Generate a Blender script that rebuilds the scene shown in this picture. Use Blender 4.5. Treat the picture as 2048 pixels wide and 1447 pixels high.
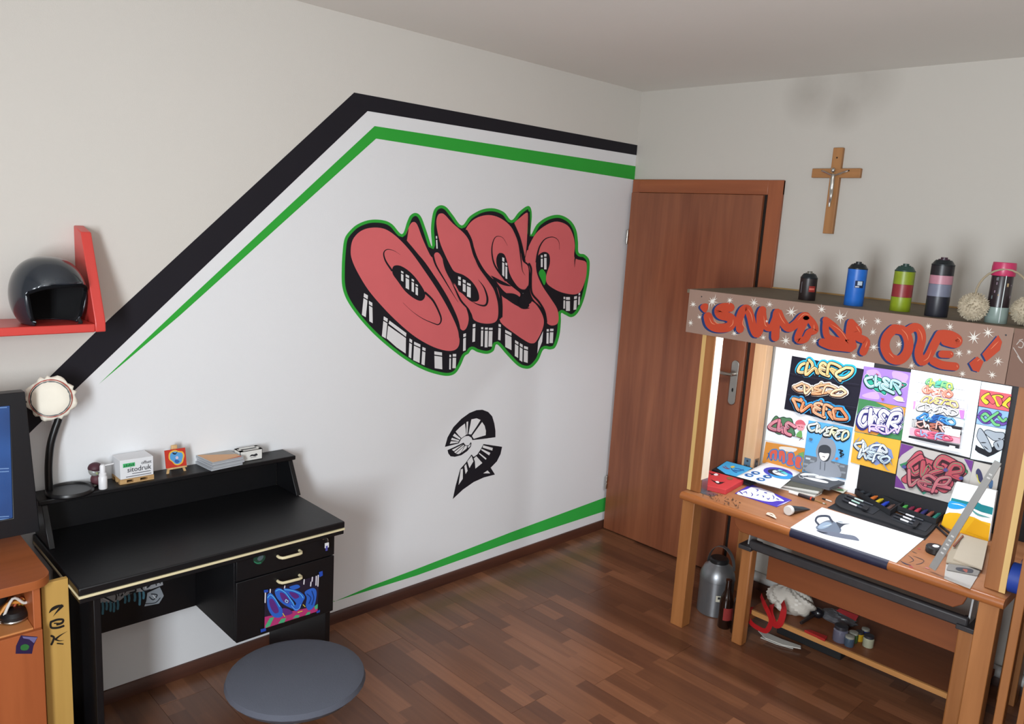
import bpy, bmesh, math, random
from mathutils import Vector, Matrix
from mathutils.geometry import tessellate_polygon
random.seed(7)
for _o in list(bpy.data.objects): bpy.data.objects.remove(_o)
SC = bpy.context.scene
COL = SC.collection
R = math.radians

# ------------------------------------------------------------------ camera
# world: corner of the two walls at the origin, wall_left is y = 0, wall_right is x = 0, room at x < 0, y < 0
IW, IH = 2048.0, 1447.0
PP = (IW/2, IH/2)
_v1 = (2648.06-PP[0], 543.75-PP[1]); _v2 = (-529.51-PP[0], 349.09-PP[1])
FOC = math.sqrt(-(_v1[0]*_v2[0]+_v1[1]*_v2[1]))
_d1 = Vector((_v1[0], _v1[1], FOC)).normalized()
_d2 = Vector((_v2[0], _v2[1], FOC)).normalized()
_d3 = _d2.cross(_d1)
if _d3.y > 0: _d3 = -_d3
ROWR = Vector((_d1.x, _d2.x, _d3.x)); ROWD = Vector((_d1.y, _d2.y, _d3.y)); ROWF = Vector((_d1.z, _d2.z, _d3.z))
CAM = Vector((-3.660, -2.806, 1.800))
cam_d = bpy.data.cameras.new('camera'); cam_o = bpy.data.objects.new('camera', cam_d); COL.objects.link(cam_o)
cam_d.sensor_width = 36; cam_d.sensor_fit = 'HORIZONTAL'; cam_d.lens = FOC/IW*36; cam_d.clip_start = 0.02
_m = Matrix((ROWR, -ROWD, -ROWF)).transposed().to_4x4(); _m.translation = CAM
cam_o.matrix_world = _m
SC.camera = cam_o

# ------------------------------------------------------------------ light
SC.view_settings.view_transform = 'Standard'; SC.view_settings.look = 'None'
SC.view_settings.gamma = 1; SC.view_settings.use_curve_mapping = False
SC.view_settings.exposure = 0.52
W = bpy.data.worlds.new('sky'); SC.world = W; W.use_nodes = True
W.node_tree.nodes['Background'].inputs[0].default_value = (.80, .90, 1, 1)
W.node_tree.nodes['Background'].inputs[1].default_value = 1.0
def area(name, loc, rot, sx, sy, power, color):
    l = bpy.data.lights.new(name, 'AREA'); l.shape = 'RECTANGLE'; l.size = sx; l.size_y = sy
    l.energy = power; l.color = color
    o = bpy.data.objects.new(name, l); COL.objects.link(o); o.location = loc; o.rotation_euler = rot
    return o
WIN = dict(x=-4.60, y0=-3.02, y1=-2.22, z0=.82, z1=2.12)
# daylight entering through the window behind the camera
area('window_daylight', (WIN['x']+.03, (WIN['y0']+WIN['y1'])/2, (WIN['z0']+WIN['z1'])/2), (0, R(-90), 0),
     WIN['z1']-WIN['z0']-.1, WIN['y1']-WIN['y0']-.1, 86, (.88, .945, 1))

# ------------------------------------------------------------------ photograph pixel -> point on a known plane
def ray(u):
    a = (u[0]-PP[0])/FOC; b = (u[1]-PP[1])/FOC
    return ROWR*a + ROWD*b + ROWF
def onp(u, p0, n):
    d = ray(u); n = Vector(n); return CAM + d*((Vector(p0)-CAM).dot(n)/d.dot(n))
def px(u, x): return onp(u, (x, 0, 0), (1, 0, 0))
def py(u, y): return onp(u, (0, y, 0), (0, 1, 0))
def pz(u, z): return onp(u, (0, 0, z), (0, 0, 1))
def zm(x0, y0, s): return lambda pts: [(x0+a/s, y0+b/s) for a, b in pts]

# ------------------------------------------------------------------ materials
def lin(c):
    c = c/255.0
    return c/12.92 if c <= .04045 else ((c+.055)/1.055)**2.4
def rgb(h):
    if isinstance(h, str):
        h = h.lstrip('#'); h = tuple(int(h[i:i+2], 16) for i in (0, 2, 4))
    return (lin(h[0]), lin(h[1]), lin(h[2]), 1)
MC = {}
def newmat(name):
    m = bpy.data.materials.new(name); m.use_nodes = True
    nt = m.node_tree; b = nt.nodes['Principled BSDF']
    return m, nt, b
def mat(name, col, rough=.6, metal=0, var=.06, scale=14, bump=0, bscale=120, spec=.5, coat=0, alpha=None, trans=0):
    if name in MC: return MC[name]
    m, nt, b = newmat(name); N = nt.nodes.new; L = nt.links.new
    c = rgb(col)
    tc = N('ShaderNodeTexCoord'); nz = N('ShaderNodeTexNoise'); nz.inputs['Scale'].default_value = scale; nz.inputs['Detail'].default_value = 4
    L(tc.outputs['Object'], nz.inputs['Vector'])
    mx = N('ShaderNodeMix'); mx.data_type = 'RGBA'
    mx.inputs['A'].default_value = tuple(v*(1-var) for v in c[:3])+(1,); mx.inputs['B'].default_value = tuple(min(1, v*(1+var)) for v in c[:3])+(1,)
    L(nz.outputs['Fac'], mx.inputs['Factor']); L(mx.outputs['Result'], b.inputs['Base Color'])
    b.inputs['Roughness'].default_value = rough; b.inputs['Metallic'].default_value = metal
    b.inputs['Specular IOR Level'].default_value = spec; b.inputs['Coat Weight'].default_value = coat
    if trans: b.inputs['Transmission Weight'].default_value = trans; b.inputs['IOR'].default_value = 1.45
    if alpha is not None: b.inputs['Alpha'].default_value = alpha
    if bump:
        n2 = N('ShaderNodeTexNoise'); n2.inputs['Scale'].default_value = bscale; L(tc.outputs['Object'], n2.inputs['Vector'])
        bp = N('ShaderNodeBump'); bp.inputs['Strength'].default_value = bump; bp.inputs['Distance'].default_value = .002
        L(n2.outputs['Fac'], bp.inputs['Height']); L(bp.outputs['Normal'], b.inputs['Normal'])
    MC[name] = m; return m
def paint(h): return mat('paint_'+h, h, .65, var=.05, scale=9, spec=.25)
def wood(name, c1, c2, axis='z', fine=38, rough=.5, knots=False, coat=0, c3=None):
    if name in MC: return MC[name]
    m, nt, b = newmat(name); N = nt.nodes.new; L = nt.links.new
    tc = N('ShaderNodeTexCoord'); oi = N('ShaderNodeObjectInfo')
    ad = N('ShaderNodeVectorMath'); ad.operation = 'ADD'; L(tc.outputs['Object'], ad.inputs[0])
    sc = N('ShaderNodeVectorMath'); sc.operation = 'SCALE'; sc.inputs[0].default_value = (3.1, 5.7, 2.3); L(oi.outputs['Random'], sc.inputs['Scale']); L(sc.outputs[0], ad.inputs[1])
    mp = N('ShaderNodeMapping'); s = [1, 1, 1]; s['xyz'.index(axis)] = .07; mp.inputs['Scale'].default_value = s
    L(ad.outputs[0], mp.inputs['Vector'])
    n1 = N('ShaderNodeTexNoise'); n1.inputs['Scale'].default_value = fine; n1.inputs['Detail'].default_value = 6; n1.inputs['Distortion'].default_value = .4
    n2 = N('ShaderNodeTexNoise'); n2.inputs['Scale'].default_value = fine*.22; n2.inputs['Detail'].default_value = 2
    L(mp.outputs[0], n1.inputs['Vector']); L(mp.outputs[0], n2.inputs['Vector'])
    mth = N('ShaderNodeMath'); mth.operation = 'MULTIPLY_ADD'; mth.inputs[1].default_value = .5; L(n1.outputs['Fac'], mth.inputs[0])
    m2 = N('ShaderNodeMath'); m2.operation = 'MULTIPLY'; m2.inputs[1].default_value = .5; L(n2.outputs['Fac'], m2.inputs[0]); L(m2.outputs[0], mth.inputs[2])
    cr = N('ShaderNodeValToRGB'); cr.color_ramp.elements[0].position = .34; cr.color_ramp.elements[1].position = .66
    cr.color_ramp.elements[0].color = rgb(c1); cr.color_ramp.elements[1].color = rgb(c2)
    L(mth.outputs[0], cr.inputs['Fac']); out = cr.outputs['Color']
    if knots:
        vo = N('ShaderNodeTexVoronoi'); vo.inputs['Scale'].default_value = 4.2
        mk = N('ShaderNodeMapping'); s2 = [1, 1, 1]; s2['xyz'.index(axis)] = .45; mk.inputs['Scale'].default_value = s2
        L(ad.outputs[0], mk.inputs['Vector']); L(mk.outputs[0], vo.inputs['Vector'])
        kr = N('ShaderNodeValToRGB'); kr.color_ramp.elements[0].position = .03; kr.color_ramp.elements[1].position = .11
        kr.color_ramp.elements[0].color = (1, 1, 1, 1); kr.color_ramp.elements[1].color = (0, 0, 0, 1)
        L(vo.outputs['Distance'], kr.inputs['Fac'])
        mx = N('ShaderNodeMix'); mx.data_type = 'RGBA'; L(kr.outputs['Color'], mx.inputs['Factor']); L(out, mx.inputs['A'])
        mx.inputs['B'].default_value = rgb(c3 or '6b3f20'); out = mx.outputs['Result']
    L(out, b.inputs['Base Color']); b.inputs['Roughness'].default_value = rough; b.inputs['Coat Weight'].default_value = coat
    b.inputs['Coat Roughness'].default_value = .15
    bp = N('ShaderNodeBump'); bp.inputs['Strength'].default_value = .12; bp.inputs['Distance'].default_value = .001
    L(n1.outputs['Fac'], bp.inputs['Height']); L(bp.outputs['Normal'], b.inputs['Normal'])
    MC[name] = m; return m

# ------------------------------------------------------------------ mesh building
ORG = {}
def thing(name, label, cat, loc, group=None):
    o = bpy.data.objects.new(name, None); COL.objects.link(o); o.empty_display_size = .05
    o.location = loc; ORG[o.name] = Vector(loc); o['label'] = label; o['category'] = cat
    if group: o['group'] = group
    return o
def tag(o, label, cat=None, group=None):
    o['label'] = label
    if cat: o['category'] = cat
    if group: o['group'] = group
    return o
def struct(o, label=None):
    o['kind'] = 'structure'
    if label: o['label'] = label
    return o
class MB:
    def __init__(s): s.v = []; s.f = []; s.m = []; s.ms = []; s.cur = 0
    def mat(s, m):
        if m not in s.ms: s.ms.append(m)
        s.cur = s.ms.index(m); return s
    def add(s, vs, fs):
        k = len(s.v); s.v += [Vector(v) for v in vs]
        for f in fs: s.f.append([i+k for i in f]); s.m.append(s.cur)
        return s
    def box(s, a, b):
        x0, x1 = sorted((a[0], b[0])); y0, y1 = sorted((a[1], b[1])); z0, z1 = sorted((a[2], b[2]))
        return s.add([(x0,y0,z0),(x1,y0,z0),(x1,y1,z0),(x0,y1,z0),(x0,y0,z1),(x1,y0,z1),(x1,y1,z1),(x0,y1,z1)],
                     [(0,3,2,1),(4,5,6,7),(0,1,5,4),(1,2,6,5),(2,3,7,6),(3,0,4,7)])
    def prism(s, pts, vec):
        pts = [Vector(p) for p in pts]; vec = Vector(vec); n = len(pts)
        nn = Vector((0, 0, 0))
        for i in range(n): nn += pts[i].cross(pts[(i+1) % n])
        if nn.dot(vec) > 0: pts = pts[::-1]
        tri = tessellate_polygon([pts]); k = []
        for t in tri:
            a, b, c = t
            if (pts[b]-pts[a]).cross(pts[c]-pts[a]).dot(vec) > 0: t = (a, c, b)
            k.append(tuple(t))
        fs = k + [tuple(i+n for i in reversed(t)) for t in k]
        fs += [(i, i+n, (i+1) % n+n, (i+1) % n) for i in range(n)]
        return s.add(pts+[p+vec for p in pts], fs)
    def rings(s, rs, cap0=True, cap1=True, closed=True):
        n = len(rs[0]); vs = [p for r in rs for p in r]; fs = []
        for j in range(len(rs)-1):
            for i in range(n if closed else n-1):
                a = j*n+i; b = j*n+(i+1) % n; fs.append((a, b, b+n, a+n))
        if cap0: fs.append(tuple(reversed(range(n))))
        if cap1: fs.append(tuple(range((len(rs)-1)*n, len(rs)*n)))
        return s.add(vs, fs)
    def lathe(s, c, prof, seg=24, axis=(0, 0, 1), sx=1, sy=1, cap0=True, cap1=True):
        c = Vector(c); ax = Vector(axis).normalized(); u = ax.orthogonal().normalized()
        if abs(ax.z) > .99: u = Vector((1, 0, 0))
        w = ax.cross(u)
        rs = [[c+ax*z+u*(r*sx*math.cos(2*math.pi*i/seg))+w*(r*sy*math.sin(2*math.pi*i/seg)) for i in range(seg)] for r, z in prof]
        return s.rings(rs, cap0, cap1)
    def tube(s, pts, r, seg=10, caps=True):
        pts = [Vector(p) for p in pts]; n = len(pts); rr = r if isinstance(r, (list, tuple)) else [r]*n
        rs = []; u = None
        for i in range(n):
            t = (pts[min(i+1, n-1)]-pts[max(i-1, 0)]).normalized()
            if u is None: u = t.orthogonal().normalized()
            else:
                u = (u-t*u.dot(t))
                u = u.normalized() if u.length > 1e-6 else t.orthogonal().normalized()
            w = t.cross(u)
            rs.append([pts[i]+(u*math.cos(2*math.pi*k/seg)+w*math.sin(2*math.pi*k/seg))*rr[i] for k in range(seg)])
        return s.rings(rs, caps, caps)
    def ball(s, c, r, seg=16, sx=1, sy=1, sz=1):
        prof = [(max(.02, math.sin(math.pi*j/10))*r, -math.cos(math.pi*j/10)*r*sz) for j in range(11)]
        return s.lathe(c, prof, seg, sx=sx, sy=sy)
    def build(s, name, m=None, parent=None, origin=None, bevel=0, seg=2, smooth=35, sub=0, solid=0):
        if origin is None:
            if parent is not None: origin = ORG[parent.name]
            else:
                lo = Vector([min(v[i] for v in s.v) for i in range(3)]); hi = Vector([max(v[i] for v in s.v) for i in range(3)])
                origin = Vector(((lo.x+hi.x)/2, (lo.y+hi.y)/2, lo.z))
        origin = Vector(origin)
        me = bpy.data.meshes.new(name); me.from_pydata([tuple(v-origin) for v in s.v], [], s.f)
        if m is not None: me.materials.append(m)
        else:
            for q in s.ms: me.materials.append(q)
            for p, i in zip(me.polygons, s.m): p.material_index = i
        me.validate()
        if smooth:
            for p in me.polygons: p.use_smooth = True
            me.set_sharp_from_angle(angle=R(smooth))
        me.update()
        o = bpy.data.objects.new(name, me); COL.objects.link(o)
        if parent is not None: o.parent = parent; o.location = origin-ORG[parent.name]
        else: o.location = origin
        ORG[o.name] = origin
        if solid:
            md = o.modifiers.new('solid', 'SOLIDIFY'); md.thickness = solid; md.offset = 0
        if bevel:
            md = o.modifiers.new('bevel', 'BEVEL'); md.width = bevel; md.segments = seg; md.limit_method = 'ANGLE'; md.angle_limit = R(40)
        if sub:
            md = o.modifiers.new('sub', 'SUBSURF'); md.levels = sub; md.render_levels = sub
        return o
def curve(pts, per=6, closed=False):
    pts = [Vector((*p, 0)) if len(p) == 2 else Vector(p) for p in pts]; n = len(pts); out = []
    for i in range(n if closed else n-1):
        if closed: p0, p1, p2, p3 = pts[i-1], pts[i], pts[(i+1) % n], pts[(i+2) % n]
        else: p0, p1, p2, p3 = pts[max(i-1, 0)], pts[i], pts[i+1], pts[min(i+2, n-1)]
        for k in range(per):
            t = k/per
            out.append(.5*((2*p1)+(p2-p0)*t+(2*p0-5*p1+4*p2-p3)*t*t+(3*p1-p0-3*p2+p3)*t**3))
    if not closed: out.append(pts[-1])
    return out
def c2(pts, per=6, closed=False): return [(p.x, p.y) for p in curve(pts, per, closed)]
def inset(pts, d):
    n = len(pts); a = sum(pts[i][0]*pts[(i+1) % n][1]-pts[(i+1) % n][0]*pts[i][1] for i in range(n)); s = 1 if a > 0 else -1; out = []
    for i in range(n):
        p, q = Vector(pts[i-1]), Vector(pts[(i+1) % n]); t = (q-p)
        t = t.normalized() if t.length > 1e-9 else Vector((1, 0))
        out.append((pts[i][0]-t.y*d*s, pts[i][1]+t.x*d*s))
    return out
class Decal:
    """flat paint or print lying on a surface (plane p0, n): outlines in pixels (through zoom map z) are put on that plane"""
    def __init__(s, p0, n, z=None, eps=.0005, base=.0006):
        s.p0 = Vector(p0); s.n = Vector(n).normalized(); s.mb = MB(); s.k = 0; s.z = z or (lambda q: q); s.eps = eps; s.base = base; s.cnt = 0
        if s.n.dot(CAM-s.p0) < 0: s.n = -s.n
    def _off(s):
        s.cnt += 1; return s.n*(s.base+s.eps*s.k+s.cnt*1.5e-5)
    def _put(s, pts, col):
        P = [onp(u, s.p0, s.n) for u in s.z(pts)]
        off = s._off()
        P = [p+off for p in P]
        s.mb.mat(paint(col))
        fs = []
        for t in tessellate_polygon([P]):
            a, b, c = t
            if (P[b]-P[a]).cross(P[c]-P[a]).dot(s.n) < 0: t = (a, c, b)
            fs.append(tuple(t))
        s.mb.add(P, fs)
    def lay(s, k): s.k = k; return s
    def poly(s, pts, col, smooth=False, per=5):
        s._put(c2(pts, per, True) if smooth else pts, col); return s
    def stroke(s, pts, w, col, smooth=True, taper=0, closed=False, per=5):
        q = c2(pts, per, closed) if smooth else list(pts)
        if closed: q = q+[q[0]]
        n = len(q)
        Lf, Rt = [], []
        for i in range(n):
            a = Vector(q[max(i-1, 0)]); b = Vector(q[min(i+1, n-1)]); t = b-a
            t = t.normalized() if t.length > 1e-9 else Vector((1, 0))
            f = i/(n-1); ww = w/2
            if taper == 1: ww *= max(.08, 1-f)
            elif taper == 2: ww *= max(.08, math.sin(math.pi*min(max(f, .02), .98)))
            elif taper == -1: ww *= max(.08, f)
            Lf.append((q[i][0]-t.y*ww, q[i][1]+t.x*ww)); Rt.append((q[i][0]+t.y*ww, q[i][1]-t.x*ww))
        off = s._off(); s.mb.mat(paint(col))
        PL = [onp(u, s.p0, s.n)+off for u in s.z(Lf)]; PR = [onp(u, s.p0, s.n)+off for u in s.z(Rt)]
        for i in range(n-1):                  # every segment a hair above the one before, so that tight bends never share a plane
            up = s.n*(6e-6*i); f = [PL[i]+up, PL[i+1]+up, PR[i+1]+up, PR[i]+up]
            nn = (f[1]-f[0]).cross(f[3]-f[0])+(f[3]-f[2]).cross(f[1]-f[2])
            s.mb.add(f, [(0, 1, 2, 3) if nn.dot(s.n) > 0 else (3, 2, 1, 0)])
        s.cnt += int(n*.4)+2
        if not closed and not taper:          # round ends
            for e, sg in ((0, 1), (n-1, -1)):
                c = q[e]; s._put([(c[0]+w/2*math.cos(a*math.pi/5), c[1]+w/2*math.sin(a*math.pi/5)) for a in range(10)], col)
        return s
    def star(s, c, r, col, n=8):
        pts = []; a0 = random.random()*6
        for i in range(2*n):
            rr = r*(random.uniform(.75, 1.3) if i % 2 == 0 else .24); a = a0+math.pi*i/n
            pts.append((c[0]+rr*math.cos(a), c[1]+rr*math.sin(a)))
        return s.poly(pts, col)
    def build(s, name, parent, label=None):
        o = s.mb.build(name, None, parent, smooth=0)
        if label: o['label'] = label
        return o
def text(name, body, p, u, v, h, m, parent, n, w=None):
    cu = bpy.data.curves.new(name, 'FONT'); cu.body = body; cu.size = 1; cu.resolution_u = 3
    t = bpy.data.objects.new(name+'_t', cu); COL.objects.link(t)
    bpy.context.view_layer.update()
    me = bpy.data.meshes.new_from_object(t.evaluated_get(bpy.context.evaluated_depsgraph_get()))
    bpy.data.objects.remove(t)
    xs = [q.co.x for q in me.vertices]; ys = [q.co.y for q in me.vertices]
    sy = h/(max(ys)-min(ys)); sx = (w/(max(xs)-min(xs))) if w else sy
    u = Vector(u).normalized(); v = Vector(v).normalized(); p = Vector(p)+Vector(n)*.0008
    mb = MB(); mb.mat(m)
    mb.add([p+u*((q.co.x-min(xs))*sx)+v*((q.co.y-min(ys))*sy) for q in me.vertices], [tuple(f.vertices) for f in me.polygons])
    bpy.data.meshes.remove(me)
    return mb.build(name, None, parent, smooth=0)
def quad(pts3, vec): return MB().prism(pts3, vec)

# ================================================================== the room
RX, RY, RZ = -4.60, -4.30, 2.557
M_wall = mat('wall_paint_old', 'd6d2cb', .85, var=.02, scale=3, bump=.15, bscale=220, spec=.2)
M_white = mat('wall_paint_fresh', 'e8e9eb', .8, var=.012, scale=3, bump=.15, bscale=220, spec=.2)
M_ceil = mat('ceiling_paint', 'e6e3dd', .9, var=.02, scale=3, spec=.2)
M_dark = mat('joint_dark', '1d120c', .9)
# wall with an old stain near the ceiling
def stain_wall():
    m, nt, b = newmat('wall_paint_stained'); N = nt.nodes.new; L = nt.links.new
    tc = N('ShaderNodeTexCoord')
    nz = N('ShaderNodeTexNoise'); nz.inputs['Scale'].default_value = 5; nz.inputs['Detail'].default_value = 5; L(tc.outputs['Object'], nz.inputs['Vector'])
    acc = None
    for (y, z, r) in ((-1.00, 2.47, .16), (-1.22, 2.52, .20), (-1.16, 2.42, .14)):
        d = N('ShaderNodeVectorMath'); d.operation = 'DISTANCE'; d.inputs[1].default_value = (0, y-RY/2, z); L(tc.outputs['Object'], d.inputs[0])
        mr = N('ShaderNodeMapRange'); mr.inputs['From Min'].default_value = 0; mr.inputs['From Max'].default_value = r; mr.inputs['To Min'].default_value = 1; mr.inputs['To Max'].default_value = 0
        L(d.outputs['Value'], mr.inputs['Value'])
        if acc is None: acc = mr.outputs[0]
        else:
            a = N('ShaderNodeMath'); a.operation = 'MAXIMUM'; L(acc, a.inputs[0]); L(mr.outputs[0], a.inputs[1]); acc = a.outputs[0]
    mu = N('ShaderNodeMath'); mu.operation = 'MULTIPLY'; L(acc, mu.inputs[0]); L(nz.outputs['Fac'], mu.inputs[1])
    mx = N('ShaderNodeMix'); mx.data_type = 'RGBA'; mx.inputs['A'].default_value = rgb('c6c1b9'); mx.inputs['B'].default_value = rgb('958d84')
    L(mu.outputs[0], mx.inputs['Factor']); L(mx.outputs['Result'], b.inputs['Base Color']); b.inputs['Roughness'].default_value = .85
    b.inputs['Specular IOR Level'].default_value = .2
    return m
T = .12
wall_left = struct(MB().box((RX-T, 0, 0), (T, T, RZ)).build('wall_left', M_wall, origin=(0, 0, 0)), 'white painted wall with black and green stripes and a graffiti mural')
wall_right = struct(MB().box((0, RY-T, 0), (T, 0, RZ)).build('wall_right', stain_wall(), origin=(0, RY/2, 0)), 'off-white wall with the brown door')
wall_back = struct(MB().box((RX-T, RY-T, 0), (0, RY, RZ)).build('wall_back', M_wall))
w = MB()
w.box((RX-T, RY, 0), (RX, WIN['y0'], RZ)).box((RX-T, WIN['y1'], 0), (RX, 0, RZ))
w.box((RX-T, WIN['y0'], 0), (RX, WIN['y1'], WIN['z0'])).box((RX-T, WIN['y0'], WIN['z1']), (RX, WIN['y1'], RZ))
struct(w.build('wall_window', M_wall))
struct(MB().box((RX-T, RY-T, RZ), (T, T, RZ+.1)).build('ceiling', M_ceil))
# window
wf = MB(); y0, y1, z0, z1 = WIN['y0'], WIN['y1'], WIN['z0'], WIN['z1']
X0, X1 = RX-.09, RX-.03
for a, b in (((y0, z0), (y1, z0+.06)), ((y0, z1-.06), (y1, z1)), ((y0, z0), (y0+.06, z1)), ((y1-.06, z0), (y1, z1)), (((y0+y1)/2-.05, z0), ((y0+y1)/2+.05, z1))):
    wf.box((X0, a[0], a[1]), (X1, b[0], b[1]))
win = struct(wf.build('window_1', mat('window_plastic', 'e8e8e6', .4), bevel=.004), 'white two-pane window behind the viewer')
gl = mat('window_glass', 'f4f8fa', .02, var=0, trans=1)
for a, b in ((y0+.06, (y0+y1)/2-.05), ((y0+y1)/2+.05, y1-.06)):
    MB().box((RX-.065, a, z0+.06), (RX-.059, b, z1-.06)).build('pane', gl, win)
# floor of laminate planks
def floor_mat():
    m, nt, b = newmat('laminate'); N = nt.nodes.new; L = nt.links.new
    tc = N('ShaderNodeTexCoord'); oi = N('ShaderNodeObjectInfo'); sp = N('ShaderNodeSeparateXYZ'); L(tc.outputs['Object'], sp.inputs[0])
    def math_(op, a, bv):
        n = N('ShaderNodeMath'); n.operation = op
        for i, q in enumerate((a, bv)):
            if isinstance(q, (int, float)): n.inputs[i].default_value = q
            elif q is not None: L(q, n.inputs[i])
        return n.outputs[0]
    row = math_('FLOOR', math_('DIVIDE', sp.outputs['X'], .0645), None)
    sh = math_('MULTIPLY', math_('SINE', math_('ADD', math_('MULTIPLY', row, 12.9), math_('MULTIPLY', oi.outputs['Random'], 50)), None), 3.7)
    blk = math_('FLOOR', math_('ADD', math_('DIVIDE', sp.outputs['Y'], .42), sh), None)
    cb = N('ShaderNodeCombineXYZ'); L(row, cb.inputs[0]); L(blk, cb.inputs[1]); L(math_('MULTIPLY', oi.outputs['Random'], 97), cb.inputs[2])
    wn = N('ShaderNodeTexWhiteNoise'); wn.noise_dimensions = '3D'; L(cb.outputs[0], wn.inputs['Vector'])
    mp = N('ShaderNodeMapping'); mp.inputs['Scale'].default_value = (1, .06, 1); L(tc.outputs['Object'], mp.inputs['Vector'])
    ad = N('ShaderNodeVectorMath'); ad.operation = 'ADD'; L(mp.outputs[0], ad.inputs[0]); L(wn.outputs['Color'], ad.inputs[1])
    nz = N('ShaderNodeTexNoise'); nz.inputs['Scale'].default_value = 60; nz.inputs['Detail'].default_value = 5; L(ad.outputs[0], nz.inputs['Vector'])
    f = math_('ADD', math_('MULTIPLY', wn.outputs['Value'], .55), math_('MULTIPLY', nz.outputs['Fac'], .45))
    cr = N('ShaderNodeValToRGB'); e = cr.color_ramp.elements; e[0].position = .12; e[0].color = rgb('573627'); e[1].position = .9; e[1].color = rgb('916044')
    el = cr.color_ramp.elements.new(.5); el.color = rgb('6e4630')
    L(f, cr.inputs['Fac']); L(cr.outputs['Color'], b.inputs['Base Color']); b.inputs['Roughness'].default_value = .28
    b.inputs['Specular IOR Level'].default_value = .5
    return m
floor = struct(MB().box((RX-T, RY-T, -.1), (T, T, -.008)).build('floor', M_dark), 'dark reddish brown laminate floor')
M_fl = floor_mat(); PW, PL = .1935, 1.285
pm = None; nx = int(-RX/PW)+1; k = 0
for i in range(nx):
    x1 = -i*PW; x0 = max(x1-PW, RX)
    off = (i*.47) % 1.0*PL
    ys = [0]; yy = -off if off > .05 else -PL
    while yy > RY: ys.append(yy); yy -= PL
    ys.append(RY)
    for a, b in zip(ys[:-1], ys[1:]):
        if a-b < .02 or x1-x0 < .02: continue
        MB().box((x0+.0006, b+.0006, -.008), (x1-.0006, a-.0006, 0)).build('plank', M_fl, floor, origin=(x0, b, -.008), smooth=0)
# skirting
M_base = wood('skirting_wood', '3b2018', '573122', 'x', rough=.45)
bb = MB().prism([(RX, 0, 0), (RX, -.016, 0), (RX, -.016, .036), (RX, -.008, .049), (RX, 0, .05)], (-RX-.001, 0, 0))
struct(bb.build('baseboard_left', M_base), 'dark brown skirting under the mural wall')
bb = MB().prism([(0, -.925, 0), (-.016, -.925, 0), (-.016, -.925, .036), (-.008, -.925, .049), (0, -.925, .05)], (0, RY+.926, 0))
struct(bb.build('baseboard_right', wood('skirting_wood_y', '3b2018', '573122', 'y', rough=.45)), 'dark brown skirting behind the drawing table')

# ------------------------------------------------------------------ the mural, paint on wall_left
BLK, GRN, RED, WHT = '1d1b22', '32a83a', 'df6d70', 'e9e9ea'
fld = MB(); pts = [py(u, 0) for u in ((1277, 308), (735, 220), (60, 862))]
zl = pts[2].z
fpts = [pts[0], pts[1], pts[2], Vector((pts[2].x-.5, 0, pts[2].z-.5)), Vector((pts[2].x-.5, 0, .05)), Vector((-.001, 0, .05)), Vector((-.001, 0, pts[0].z))]
fld.prism([p+Vector((0, -.0004, 0)) for p in fpts], (0, .0003, 0))
fld.build('white_paint_field', M_white, wall_left)['label'] = 'fresher white paint inside the stripes'
WP = ((0, 0, 0), (0, -1, 0))
d = Decal(*WP, base=.001); d.poly([(1279, 291), (708, 185), (214, 641.5), (85.8, 765.8), (30, 818), (30, 894), (72.6, 852), (149, 780), (360, 579), (735, 222), (1277.5, 311)], BLK)
d.build('black_stripe', wall_left, 'wide black painted stripe')
d = Decal(*WP, base=.001); d.poly([(1275.5, 333), (749, 252), (360, 614), (197, 768), (360, 630), (752, 277), (1273, 360)], GRN)
d.build('green_stripe', wall_left, 'bright green painted stripe tapering to a point')
d = Decal(*WP, base=.001); d.poly([(1213, 993), (1021, 1064), (833, 1137), (742, 1171), (667, 1203), (667, 1200), (669, 1202), (710, 1188.5), (833, 1150), (1021, 1083), (1210.5, 1021)], '37b548')
d.build('green_stripe', wall_left, 'green painted wedge above the skirting')
Z6 = zm(660, 390, 3.7926)
GO = [(110,330),(150,270),(210,220),(300,188),(400,190),(470,220),(545,296),(585,200),(610,152),(650,135),(690,165),(730,270),(772,390),(765,250),(785,120),(830,78),(880,90),(930,150),(998,230),(1060,160),(1150,110),(1240,100),(1320,130),(1375,190),(1430,130),(1490,85),(1520,95),(1530,160),(1521,300),(1570,220),(1650,165),(1740,150),(1820,190),(1865,260),(1880,350),(1885,435),(1930,450),(1965,490),(1968,560),(1955,660),(1925,790),(1880,890),(1830,925),(1780,905),(1752,895),(1750,960),(1740,1060),(1710,1150),(1670,1170),(1618,1170),(1580,1250),(1530,1305),(1480,1315),(1420,1290),(1340,1210),(1265,1130),(1240,1180),(1190,1203),(1120,1190),(1075,1170),(1050,1200),(1020,1222),(990,1290),(950,1350),(890,1370),(800,1355),(700,1320),(600,1265),(480,1180),(340,1060),(220,930),(130,800),(92,690),(88,560),(95,430)]
GOc = c2(GO, 5, True)
d = Decal(*WP, Z6, base=.001); d.poly(GOc, GRN); mural = d.build('graffiti_lettering', wall_left, 'bubble letter graffiti in coral red with black drop shadow and green outline')
d = Decal(*WP, Z6, base=.0015); d.poly(inset(GOc, 23), BLK); d.build('drop_shadow', mural)
d = Decal(*WP, Z6, base=.002)
O = [(155,420),(170,340),(220,280),(290,250),(380,248),(450,275),(530,340),(620,440),(720,580),(820,730),(900,870),(960,1000),(980,1090),(970,1150),(930,1178),(860,1175),(760,1140),(640,1070),(520,970),(400,850),(290,720),(210,590),(165,490)]
A = [(567,345),(600,235),(630,203),(660,225),(700,330),(755,450),(780,470),(795,438),(825,440),(860,500),(910,610),(960,700),(1010,800),(1045,900),(1048,960),(1030,1010),(1005,1025),(980,1000),(960,930),(900,800),(820,660),(720,510),(640,420)]
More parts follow.
